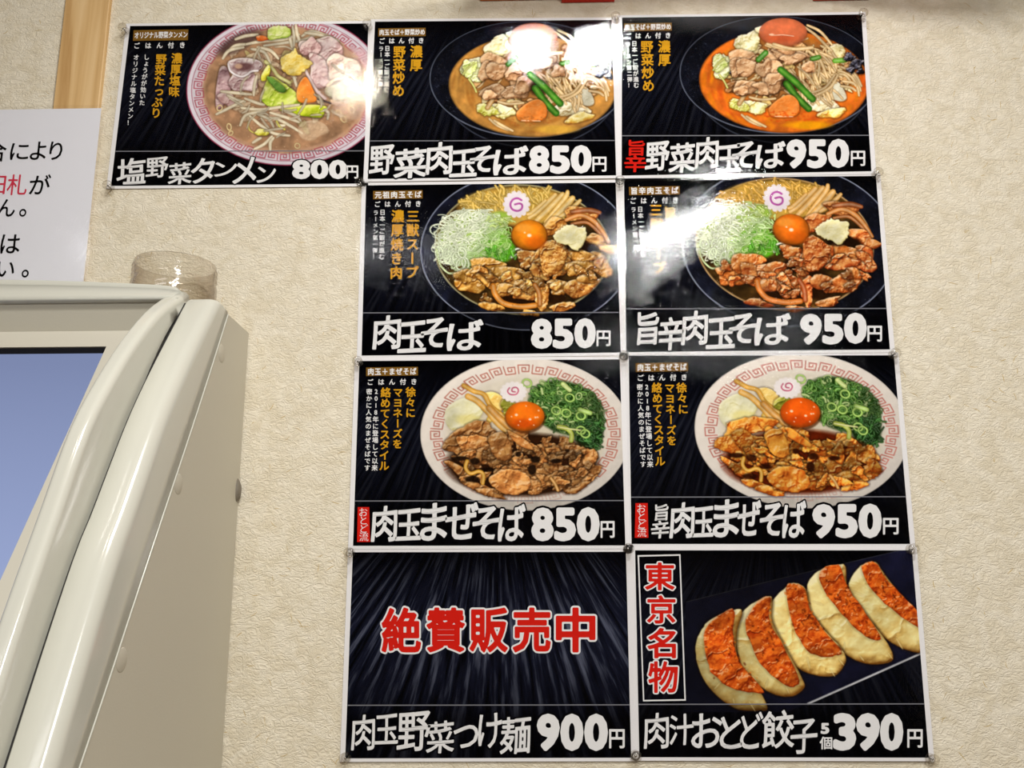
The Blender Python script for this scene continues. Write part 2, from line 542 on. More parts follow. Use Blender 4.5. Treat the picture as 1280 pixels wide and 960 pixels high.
class Paint:
    def __init__(self, x0, y0, x1, y1, k):
        self.k = k; self.x0, self.y0 = x0, y0
        self.W = int((x1 - x0) * k) // 2 * 2; self.H = int((y1 - y0) * k) // 2 * 2
        self.C = np.zeros((self.H, self.W, 3)); self.A = np.zeros((self.H, self.W))
        self.hue = None
    def win(self, bx0, by0, bx1, by1):
        i0 = max(0, int((by0 - self.y0) * self.k)); i1 = min(self.H, int((by1 - self.y0) * self.k) + 2)
        j0 = max(0, int((bx0 - self.x0) * self.k)); j1 = min(self.W, int((bx1 - self.x0) * self.k) + 2)
        if i0 >= i1 or j0 >= j1: return None
        Y, X = np.mgrid[i0:i1, j0:j1]
        return (slice(i0, i1), slice(j0, j1)), self.x0 + (X + .5) / self.k, self.y0 + (Y + .5) / self.k
    def put(self, sl, col, m, alpha=True):
        m = np.clip(m, 0, 1)[..., None]
        self.C[sl] = self.C[sl] * (1 - m) + col * m
        if alpha: self.A[sl] = np.maximum(self.A[sl], m[..., 0])
    def ell(self, cx, cy, rx, ry, col, rot=0, soft=1.5, op=1, shade=None, alpha=True, grain=0):
        R = max(rx, ry) + 4 + soft * 2
        w = self.win(cx - R, cy - R, cx + R, cy + R)
        if w is None: return
        sl, X, Y = w
        c, s = math.cos(rot), math.sin(rot)
        u = ((X - cx) * c + (Y - cy) * s) / rx; v = (-(X - cx) * s + (Y - cy) * c) / ry
        r = np.sqrt(u * u + v * v)
        m = np.clip((1 - r) * min(rx, ry) / soft + .5, 0, 1) * op
        colr = np.broadcast_to(np.array(col, float), X.shape + (3,)).copy()
        if shade is not None: colr = shade(u, v, r, colr)
        if grain: colr = colr * (1 + grain * fbm(X, Y, 90))[..., None]
        self.put(sl, colr, m, alpha)
    def segd(self, X, Y, P, closed):
        d2 = np.full(X.shape, 1e12); ins = np.zeros(X.shape, bool); T = np.zeros(X.shape)
        n = len(P); segs = n if closed else n - 1
        for i in range(segs):
            a = P[i]; b = P[(i + 1) % n]; D = b - a; L2 = D @ D + 1e-9
            t = np.clip(((X - a[0]) * D[0] + (Y - a[1]) * D[1]) / L2, 0, 1)
            q = (X - a[0] - t * D[0]) ** 2 + (Y - a[1] - t * D[1]) ** 2
            c = q < d2
            d2 = np.where(c, q, d2); T = np.where(c, (i + t) / segs, T)
            if closed and a[1] != b[1]:
                cc = (Y > min(a[1], b[1])) & (Y <= max(a[1], b[1]))
                ins ^= cc & (X < a[0] + (Y - a[1]) / (b[1] - a[1]) * D[0])
        return np.sqrt(d2), ins, T
    def blob(self, pts, base, light, dark, fold=.8, fs=70, R=26, shadow=.55, spec=.35, edge=None, rag=0, op=1, closed=True, dome=.5):
        P = spline(pts, 5, True); rag = rag * .55
        if rag:
            n = len(P); c = P.mean(0)
            P = P + (P - c) / (np.linalg.norm(P - c, axis=1)[:, None] + 1e-6) * (rng.normal(0, rag, n))[:, None]
        lo = P.min(0) - 14; hi = P.max(0) + 16
        w = self.win(lo[0], lo[1], hi[0], hi[1])
        if w is None: return
        sl, X, Y = w
        d, ins, _ = self.segd(X, Y, P, True)
        sd = np.where(ins, d, -d)
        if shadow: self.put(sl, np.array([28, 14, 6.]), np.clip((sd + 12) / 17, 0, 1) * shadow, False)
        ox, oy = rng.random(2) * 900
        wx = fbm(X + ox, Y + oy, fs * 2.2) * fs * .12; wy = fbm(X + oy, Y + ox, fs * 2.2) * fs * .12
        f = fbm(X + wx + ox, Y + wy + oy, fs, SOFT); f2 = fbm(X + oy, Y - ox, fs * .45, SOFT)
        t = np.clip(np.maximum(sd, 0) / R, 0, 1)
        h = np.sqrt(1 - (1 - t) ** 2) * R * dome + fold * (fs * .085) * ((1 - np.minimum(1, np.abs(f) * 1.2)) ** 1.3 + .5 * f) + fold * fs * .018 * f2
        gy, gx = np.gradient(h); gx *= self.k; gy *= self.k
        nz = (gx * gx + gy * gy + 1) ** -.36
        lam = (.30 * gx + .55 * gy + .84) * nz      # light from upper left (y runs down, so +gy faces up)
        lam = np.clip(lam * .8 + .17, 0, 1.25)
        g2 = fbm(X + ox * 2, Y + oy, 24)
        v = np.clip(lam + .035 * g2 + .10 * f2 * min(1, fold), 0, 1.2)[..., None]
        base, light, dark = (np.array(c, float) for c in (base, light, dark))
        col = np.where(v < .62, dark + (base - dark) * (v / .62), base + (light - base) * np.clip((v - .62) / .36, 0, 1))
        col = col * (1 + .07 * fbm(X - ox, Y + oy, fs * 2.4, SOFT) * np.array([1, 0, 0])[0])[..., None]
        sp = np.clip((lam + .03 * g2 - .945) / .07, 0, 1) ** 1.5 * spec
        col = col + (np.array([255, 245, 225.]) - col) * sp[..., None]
        if edge is not None:
            em = np.clip(1 - np.abs(sd - 4) / 4, 0, 1) * .8
            col = col + (np.array(edge, float) - col) * em[..., None]
        self.put(sl, col, np.clip(sd * .34 + .5, 0, 1) * op)
    def lump(self, cx, cy, rx, ry, rot, *a, wob=.16, n=9, **k):
        ph = rng.random() * 6
        c, s = math.cos(rot), math.sin(rot); pts = []
        for i in range(n):
            t = 2 * math.pi * i / n
            q = 1 + wob * math.sin(3 * t + ph) + rng.normal(0, wob * .6)
            x, y = rx * q * math.cos(t), ry * q * math.sin(t)
            pts.append((cx + x * c - y * s, cy + x * s + y * c))
        self.blob(pts, *a, **k)
    def strand(self, pts, w, col, dark=None, light=None, shadow=.45, op=1, n=6, taper=0):
        P = spline(pts, n)
        lo = P.min(0) - w - 6; hi = P.max(0) + w + 6
        ww = self.win(lo[0], lo[1], hi[0], hi[1])
        if ww is None: return
        sl, X, Y = ww
        d, _, T = self.segd(X, Y, P, False)
        r = w / 2 * (1 - taper * np.abs(2 * T - 1) ** 2)
        col = np.array(col, float)
        dark = col * .55 if dark is None else np.array(dark, float)
        dark = col * .45 + dark * .55
        light = col + (255 - col) * .5 if light is None else np.array(light, float)
        if shadow: self.put(sl, dark * .4, np.clip((r + 5 - d) / 7, 0, 1) * shadow * .8, False)
        t = np.clip(d / r, 0, 1); z = (1 - t ** 3)[..., None]
        c = dark + (col - dark) * np.clip(z * 1.5, 0, 1)
        c = c + (light - c) * np.clip((z - .86) / .14, 0, 1) * .6
        c = c * (1 + .04 * fbm(X, Y, 40))[..., None]
        self.put(sl, c, np.clip((r - d) * self.k + .5, 0, 1) * op)
    def ring(self, cx, cy, rx, ry, rot, w, col, **k):
        t = np.linspace(0, 2 * math.pi, 13)
        c, s = math.cos(rot), math.sin(rot)
        self.strand([(cx + rx * math.cos(a) * c - ry * math.sin(a) * s, cy + rx * math.cos(a) * s + ry * math.sin(a) * c) for a in t], w, col, n=2, **k)
    def meander(self, cx, cy, a, b, r0, r1, n, col, w, fade=None, phase=0):
        """square spirals following the bowl's rim"""
        G = [(0, 0), (0, 1), (.82, 1), (.82, .22), (.28, .22), (.28, .68), (.56, .68), (.56, .42)]
        da = 2 * math.pi / n
        for i in range(n):
            base = phase + i * da
            G2 = G if i % 2 else [(x, 1 - y) for x, y in G]
            P = []
            for x, y in G2:
                th = base + x * da * .92; r = r0 + (r1 - r0) * y
                P.append((cx + a * r * math.cos(th), cy + b * r * math.sin(th)))
            op = 1 if fade is None else fade(base)
            if op <= .02: continue
            Q = np.array(P); lo = Q.min(0) - 8; hi = Q.max(0) + 8
            ww = self.win(lo[0], lo[1], hi[0], hi[1])
            if ww is None: continue
            sl, X, Y = ww
            d, _, _ = self.segd(X, Y, Q, False)
            self.put(sl, np.array(col, float), np.clip((w / 2 - d) / 1.6 + .5, 0, 1) * op)
    def down(self, gamma=1.12):
        C = self.C; A = self.A
        Y, X = np.mgrid[0:self.H, 0:self.W]
        g = fbm(X / self.k, Y / self.k, 34); lum = C.mean(-1)
        C = C * (1 + .055 * g * np.clip(1.25 - lum / 200, .15, 1))[..., None]
        C = 255 * (np.clip(C, 0, 255) / 255) ** gamma
        P = np.pad(C, ((1, 1), (1, 1), (0, 0)), 'edge')
        C = (P[:-2, 1:-1] + P[2:, 1:-1] + P[1:-1, :-2] + P[1:-1, 2:] + 2 * P[1:-1, 1:-1]) / 6
        C = (C[::2, ::2] + C[1::2, ::2] + C[::2, 1::2] + C[1::2, 1::2]) / 4
        A = (A[::2, ::2] + A[1::2, ::2] + A[::2, 1::2] + A[1::2, 1::2]) / 4
        return np.clip(C, 0, 255), A

def U(a, b): return a + (b - a) * rng.random()
MEAT = ((184, 118, 50), (246, 196, 112), (84, 38, 12))

def art_niku(spicy):
    p = Paint(20, 16, 1262, 945, .56)
    ink = lambda *c: c
    p.ell(680, 440, 652, 490, (150, 156, 176), soft=3)
    p.ell(680, 440, 644, 482, (20, 22, 33), soft=5, shade=lambda u, v, r, c: c + np.clip(r - .78, 0, 1)[..., None] * np.array([44, 50, 80.]) * (np.clip(-u * .9 - v * .4, 0, 1))[..., None], grain=.22)
    for i in range(420):
        t = U(0, 6.283); q = U(.84, .97)
        x, y = 680 + 640 * q * math.cos(t), 440 + 478 * q * math.sin(t)
        p.ell(x, y, U(1.5, 4), U(1.5, 3), (92, 98, 118), op=U(.15, .6), alpha=False)
    p.ell(655, 432, 540, 402, (178, 170, 130) if not spicy else (196, 160, 110), rot=.06, soft=4)
    p.ell(655, 432, 530, 393, (74, 52, 22), rot=.06, soft=8, grain=.25)
    p.ell(625, 165, 345, 118, (206, 166, 76), soft=24, alpha=False)
    for i in range(230):            # noodles
        x = U(290, 930); y = 210 - math.sqrt(max(0, 1 - ((x - 640) / 400) ** 2)) * U(20, 165) + U(0, 40)
        a = U(-.9, .9) + (x - 640) / 500; L = U(30, 80)
        dx, dy = L * math.cos(a + 1.2), L * math.sin(a + 1.2)
        yel = np.array([228, 190, 88]) * U(.82, 1.06)
        if spicy: yel = yel * np.array([1, .93, .8])
        p.strand([(x - dx * .6, y - dy * .5), (x + U(-18, 18), y + U(-12, 12)), (x + dx * .6, y + dy * .5)], U(11, 16), yel, dark=yel * .62, n=5, shadow=.3)
    # menma strips
    for P, w in (([(860, 95), (760, 190), (700, 235)], 34), ([(905, 90), (830, 170), (735, 262)], 36), ([(935, 75), (915, 120), (800, 262)], 30), ([(965, 115), (900, 190), (800, 285)], 44), ([(800, 130), (720, 200), (690, 215)], 24), ([(1010, 130), (940, 195), (880, 235)], 28)):
        p.strand(P, w, (226, 190, 112) if not spicy else (228, 180, 104), dark=(150, 96, 38), taper=.25)
    # meat back right
    b, l, d = MEAT
    if spicy: b, l, d = (188, 92, 40), (240, 170, 100), (84, 28, 10)
    p.lump(850, 300, 90, 50, -.4, b, l, d, fold=1.2)
    p.lump(1010, 215, 110, 44, .1, (150, 84, 40), l, d, fold=1.3)
    p.strand([(925, 250), (1010, 220), (1085, 250), (1140, 310), (1185, 385)], 30, (205, 135, 66), dark=d, taper=.2)
    p.strand([(960, 200), (1060, 190), (1130, 205)], 34, (160, 90, 44), dark=d, taper=.3)
    p.strand([(960, 275), (1050, 265), (1120, 320), (1150, 360)], 22, (180, 110, 54), dark=d, taper=.2)
    p.lump(1110, 385, 85, 45, .45, b, l, d, fold=1.1)
    p.lump(1190, 430, 62, 28, .1, b, l, d)
    # dark sauce hollows
    for x, y, rx, ry in ((820, 640, 95, 60), (1060, 420, 60, 30), (640, 740, 180, 40), (860, 720, 70, 50), (700, 560, 60, 50)):
        p.ell(x, y, rx, ry, (40, 20, 8), soft=18, op=.85, alpha=False)
    # scallion heap
    p.ell(350, 360, 215, 160, (178, 206, 110), rot=-.25, soft=22, alpha=False)
    p.ell(490, 430, 125, 90, (104, 182, 40), soft=20, alpha=False)
    p.ell(520, 240, 70, 44, (160, 190, 80), soft=20, alpha=False)
    for i in range(330):
        t = U(0, 6.283); q = math.sqrt(U(0, 1))
        x = 345 + 225 * q * math.cos(t); y = 370 + 180 * q * math.sin(t)
        if x > 300 and y < 200 + 0: y += 30
        green = np.clip((x - 330) / 220 + (y - 360) / 260, 0, 1) * U(.4, 1)
        c = np.array([240, 246, 220]) * (1 - green) + np.array([134, 196, 58]) * green
        c = c * U(.9, 1.08)
        R = U(22, 62); e = U(.25, .7); rot = U(-.9, .7); a0 = U(0, 6.28); sp = U(1.8, 5)
        P = []
        for k in range(6):
            a = a0 + sp * k / 5
            u, v = R * math.cos(a), R * e * math.sin(a)
            P.append((x + u * math.cos(rot) - v * math.sin(rot), y + u * math.sin(rot) + v * math.cos(rot)))
        p.strand(P, U(5, 10), c, dark=c * np.array([.62, .72, .4]), shadow=.28, n=3)
    for i in range(26):
        x, y = U(440, 600), U(190, 290)
        p.strand([(x, y), (x + U(-20, 20), y + U(-14, 14)), (x + U(-40, 40), y + U(-24, 24))], U(6, 10), np.array([200, 220, 130]) * U(.8, 1.08), shadow=.3, n=3)
    for i in range(16):
        x, y = U(130, 330), U(430, 560)
        p.ring(x, min(y, 380 + x * .5), U(16, 30), U(24, 44), U(-.4, .4), U(7, 11), (226, 238, 200), shadow=.4)
    p.strand([(130, 430), (150, 520), (200, 575), (240, 575)], 11, (205, 222, 160)); p.strand([(590, 480), (600, 440), (640, 425), (650, 440), (600, 478)], 11, (235, 240, 220))
    for i in range(30):
        x, y = U(440, 620), U(440, 500)
        p.strand([(x, y), (x + U(-14, 14), y - U(14, 34))], U(8, 14), np.array([98, 176, 44]) * U(.75, 1.15))
    # naruto
    n = 14
    for k in range(n):
        t = 2 * math.pi * k / n; p.ell(622 + 70 * math.cos(t), 153 + 70 * math.sin(t), 15, 15, (236, 226, 226))
    p.ell(622, 153, 74, 73, (241, 232, 236), shade=lambda u, v, r, c: c - (np.clip(v, 0, 1) * 14)[..., None])
    p.strand([(652, 128), (628, 116), (600, 124), (584, 152), (594, 182), (626, 194), (652, 182), (656, 158), (640, 148), (612, 154)], 12, (190, 92, 172), shadow=0, dark=(190, 100, 176), light=(190, 92, 172))
    # meat, front
    for a in ((330, 628, 88, 66, .3), (300, 600, 60, 50, 0), (430, 545, 118, 58, -.15), (470, 620, 90, 60, .5), (575, 590, 95, 56, .1), (640, 660, 80, 44, .3), (560, 680, 70, 40, 0),
              (690, 478, 66, 48, .2), (760, 560, 60, 80, 0), (690, 690, 90, 56, -.2), (780, 715, 42, 88, .1), (470, 785, 80, 24, .15), (905, 780, 76, 26, -.2), (700, 822, 60, 20, .1),
              (1120, 525, 92, 66, .5), (1010, 470, 95, 42, .2), (850, 490, 105, 105, .3), (1000, 545, 100, 44, -.1), (890, 665, 86, 46, .1), (1010, 660, 110, 58, -.35), (1060, 610, 60, 36, 0)):
        f = U(.88, 1.1); g = U(-8, 12)
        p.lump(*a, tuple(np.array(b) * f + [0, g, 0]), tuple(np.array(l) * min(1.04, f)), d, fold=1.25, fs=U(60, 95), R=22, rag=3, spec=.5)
    for i in range(20):
        x, y = (U(270, 760), U(530, 740)) if i % 2 else (U(640, 1160), U(450, 700))
        if x < 360 and y > 690: continue
        f = U(.66, 1.16)
        p.lump(x, y, U(30, 58), U(18, 32), U(-1, 1), tuple(np.array(b) * f), tuple(np.minimum(252, np.array(l) * f)), tuple(np.array(d) * .8), fold=1.5, fs=U(40, 64), R=11, rag=3, spec=.6, shadow=.75, wob=.26)
    p.strand([(478, 655), (490, 705), (540, 760), (640, 782), (735, 775)], 34, (218, 142, 52) if not spicy else (222, 128, 48), dark=(120, 62, 16))
    p.strand([(735, 650), (760, 700), (765, 770)], 30, b, dark=d)
    p.blob([(770, 420), (830, 385), (900, 420), (930, 470), (890, 560), (800, 600), (770, 520)], b, l, d, fold=1.8, fs=60, R=16, rag=3)
    # yolk
    def yolk(u, v, r, c):
        s = np.clip(1.06 - .38 * r ** 3 - .12 * v, 0, 1.2)[..., None]
        c = c * s
        return c
    p.ell(700, 345, 114, 96, (120, 60, 14), soft=6, op=.8, alpha=False)
    p.ell(699, 342, 106, 91, (244, 150, 34) if not spicy else (242, 130, 34), shade=yolk)
    p.ell(735, 385, 60, 40, (226, 104, 20), soft=30, op=.6, alpha=False)
    p.ell(668, 300, 50, 26, (250, 182, 84), soft=18, op=.6, alpha=False)
    p.ell(700, 345, 13, 10, (255, 240, 215), soft=8, alpha=False); p.ell(672, 328, 6, 5, (255, 230, 190), soft=4, alpha=False)
    # grated ginger
    p.ell(985, 405, 80, 40, (30, 16, 8), soft=14, op=.8, alpha=False)
    p.blob([(860, 325), (905, 295), (945, 280), (1000, 290), (1045, 300), (1048, 350), (1030, 400), (985, 435), (940, 410), (890, 395), (850, 365)],
           (240, 230, 172), (252, 246, 206), (196, 176, 104), fold=.7, fs=50, R=14, rag=6, spec=.1)
    for i in range(26): p.ell(U(420, 1100), U(560, 800), U(2, 4), U(2, 3), (30, 14, 6), op=.5, alpha=False)
    # foot of the sheet
    dimy(p, 815, .62)
    return p

def dimy(p, y, f):
    i = int((y - p.y0) * p.k)
    p.C[i:] *= f

def art_veg(spicy):
    p = Paint(40, 30, 1250, 842, .56)
    p.ell(690, 440, 560, 392, (58, 62, 74), rot=.02, soft=4)
    p.ell(690, 436, 552, 386, (10, 11, 17), rot=.02, soft=4)
    p.ell(672, 400, 624, 368, (112, 118, 134), rot=.03, soft=3)
    p.ell(672, 398, 617, 362, (16, 18, 27), rot=.03, soft=5, grain=.2)
    for i in range(500):
        t = U(3.0, 6.4) if i < 360 else U(1.2, 3.2); q = U(.82, .97)
        x, y = 672 + 612 * q * math.cos(t), 398 + 356 * q * math.sin(t)
        p.ell(x, y, U(1.5, 4), U(1.2, 3), (120, 126, 146), op=U(.1, .55) * (1 if -math.cos(t) > -.3 else .5), alpha=False)
    so = (226, 122, 40) if spicy else (194, 142, 72)
    p.ell(702, 442, 530, 322, tuple(np.array(so) * .7), rot=.04, soft=5)
    p.ell(702, 441, 522, 315, so, rot=.04, soft=8, grain=.07)
    for i in range(90):
        t = U(0, 6.283); q = U(.7, .97)
        c = (236, 150, 26) if U(0, 1) < .6 else (206, 84, 28)
        if not spicy: c = (214, 164, 84) if U(0, 1) < .6 else (160, 100, 40)
        p.ell(702 + 520 * q * math.cos(t), 441 + 312 * q * math.sin(t), U(14, 60), U(6, 18), c, rot=t + 1.57, soft=14, op=.5, alpha=False)
    p.ell(860, 715, 130, 26, (240, 170, 20) if spicy else (222, 176, 74), soft=16, op=.9, alpha=False)
    p.ell(720, 380, 400, 215, (160, 112, 62), soft=60, op=.9, alpha=False)
    for i in range(120):
        t = U(0, 6.283); q = math.sqrt(U(0, 1)); x, y = 730 + 400 * q * math.cos(t), 385 + 215 * q * math.sin(t)
        c = [(206, 164, 112), (226, 206, 156), (168, 118, 72), (214, 186, 120)][int(U(0, 4)) % 4]
        if i % 2: p.lump(x, y, U(22, 52), U(14, 30), U(-1, 1), c, tuple(min(250, v * 1.16) for v in c), (90, 54, 26), fold=1.3, fs=60, R=12, shadow=.6, wob=.25)
        else:
            a = U(0, 3.14); L = U(30, 60)
            p.strand([(x - L * math.cos(a), y - L * math.sin(a) * .7), (x + U(-12, 12), y + U(-12, 12)), (x + L * math.cos(a), y + L * math.sin(a) * .7)], U(11, 17), np.array([224, 192, 134]) * U(.85, 1.05), dark=(130, 86, 44), taper=.3)
    # cabbage
    cab = ((226, 216, 160), (246, 242, 212), (156, 142, 80))
    p.lump(480, 195, 85, 68, -.4, *cab, fold=1.5, fs=70, rag=4)
    p.lump(560, 120, 36, 30, 0, *cab)
    p.lump(330, 340, 80, 76, -.5, (214, 216, 156), (242, 244, 212), (140, 150, 74), fold=1.8, fs=60, rag=5)
    p.lump(300, 330, 46, 58, 0, (204, 212, 130), (234, 240, 188), (130, 150, 60), fold=1.6, rag=4)
    p.lump(520, 600, 84, 42, .2, (232, 222, 150), (250, 246, 210), (160, 140, 60), fold=1.6, fs=60, rag=4)
    p.lump(420, 590, 70, 34, .3, (206, 206, 92), (240, 238, 170), (150, 130, 40), fold=1.6, fs=60, rag=4)
    p.lump(950, 590, 108, 50, .1, (220, 208, 168), (246, 238, 212), (150, 120, 70), fold=1.5, fs=70, rag=4)
    p.lump(1010, 640, 90, 30, -.2, (232, 200, 100), (250, 236, 170), (190, 120, 40), fold=1.4, rag=3)
    p.blob([(960, 520), (1000, 460), (1040, 445), (1085, 510), (1090, 555), (1040, 565)], (214, 206, 178), (238, 234, 212), (140, 116, 80), fold=.4, R=14)
    p.lump(1030, 250, 60, 44, .5, (216, 200, 140), (242, 232, 190), (130, 100, 50), fold=1.3, rag=3)
    for P in ([(300, 400), (330, 440), (350, 480)], [(330, 300), (290, 330), (262, 370)]): p.strand(P, 12, (206, 206, 110))
    # sprouts
    sp = lambda: np.array([226, 194, 138]) * U(.86, 1.08)
    for i in range(70):
        x, y = U(790, 1010), U(240, 520); a = U(.6, 1.6); L = U(50, 110)
        p.strand([(x, y), (x + L * .5 * math.cos(a) + U(-10, 10), y + L * .5 * math.sin(a)), (x + L * math.cos(a + U(-.3, .3)), y + L * math.sin(a))], U(13, 19), sp(), dark=(130, 84, 40), taper=.2)
    for P in ([(1010, 340), (1100, 370), (1160, 440), (1180, 500)], [(1040, 370), (1120, 410), (1160, 480), (1170, 530)], [(1060, 350), (1140, 390), (1185, 470)], [(1000, 400), (1080, 400), (1130, 460)],
              [(1060, 470), (1120, 480), (1150, 500)], [(1070, 440), (1130, 450), (1150, 470)], [(900, 250), (940, 330), (975, 420)], [(905, 330), (895, 390), (920, 460)], [(930, 260), (1010, 300), (1030, 360)],
              [(880, 510), (960, 480), (1020, 400)], [(900, 530), (990, 480), (1040, 400)], [(740, 370), (790, 430), (830, 480)], [(790, 350), (850, 400), (890, 460)], [(770, 400), (800, 450), (800, 480)],
              [(830, 100), (900, 150), (960, 210), (1000, 250)], [(850, 90), (930, 130), (1000, 210)], [(590, 215), (680, 240), (770, 238), (880, 225)], [(490, 540), (560, 555), (650, 548)], [(440, 650), (490, 690), (560, 720)], [(470, 660), (520, 690), (590, 725)]):
        p.strand(P, 18, sp(), dark=(140, 92, 44), taper=.25)
    p.strand([(425, 580), (455, 530)], 30, (200, 160, 100), dark=(90, 50, 20))
    p.strand([(1020, 312), (1085, 308)], 30, (112, 176, 52)); p.strand([(880, 300), (920, 290)], 30, (80, 140, 40))
    for x, y, r in ((1110, 290, 34), (1150, 340, 40), (1120, 370, 26), (1185, 320, 22), (1180, 380, 24), (380, 390, 16)): p.lump(x, y, r, r * .8, 0, (22, 20, 26), (110, 110, 130), (6, 6, 8), fold=1.4, rag=3)
    # pork
    mb, ml, md = (190, 144, 102), (230, 194, 152), (92, 56, 32)
    for a in ((640, 300, 60, 60, 0), (740, 275, 120, 44, .1), (760, 300, 80, 34, -.1), (700, 240, 70, 26, .2), (860, 350, 44, 40, 0), (640, 400, 84, 88, .2), (450, 300, 84, 66, .1), (410, 350, 46, 66, 0), (470, 350, 70, 60, .2),
              (580, 360, 50, 60, .2), (470, 480, 84, 44, -.05), (590, 485, 84, 40, .05), (645, 440, 56, 70, .5), (440, 500, 48, 30, 0)):
        p.lump(*a, tuple(np.array(mb) * U(.92, 1.06)), ml, md, fold=1.0, fs=80, R=22, rag=2.5, spec=.25)
    p.strand([(545, 305), (590, 262)], 34, (78, 142, 44), dark=(30, 60, 20))
    # spring onion stalks
    p.ell(745, 450, 60, 55, (36, 24, 14), soft=20, op=.7, alpha=False)
    g = dict(dark=(24, 60, 14), light=(140, 190, 84))
    p.strand([(720, 455), (790, 545), (858, 612)], 42, (62, 122, 34), **g)
    p.strand([(683, 368), (780, 450), (882, 552)], 42, (66, 130, 38), **g)
    # carrot
    p.blob([(615, 600), (680, 545), (745, 525), (795, 570), (795, 640), (740, 665), (640, 665), (612, 635)], (226, 124, 42), (240, 160, 86), (150, 66, 14), fold=.25, R=14, spec=.1)
    p.strand([(640, 660), (760, 662)], 7, (250, 200, 150), shadow=0)
    for i in range(40): p.ell(U(570, 860), U(630, 690), U(4, 12), U(3, 7), (214, 90, 26) if spicy else (180, 110, 50), soft=4, op=.7, alpha=False)
    # egg
    p.ell(700, 142, 152, 90, (150, 80, 44), soft=6, op=.7, alpha=False)
    p.ell(698, 132, 148, 88, (218, 122, 80), soft=2, shade=lambda u, v, r, c: c * np.clip(1.04 - .2 * r ** 4 - .06 * v, 0, 1.2)[..., None])
    p.ell(690, 172, 90, 22, (206, 96, 54), soft=20, op=.7, alpha=False)
    p.strand([(612, 148), (640, 152), (700, 150), (765, 158)], 5, (250, 220, 190), shadow=0, op=.9)
    p.ell(628, 148, 14, 7, (250, 220, 190), soft=4, op=.8, alpha=False)
    for x in (600, 640): p.strand([(x, 208), (x + 120, 238), (x + 240, 230)], 20, (228, 196, 140), dark=(150, 100, 50))
    dimy(p, 776, .5)
    return p

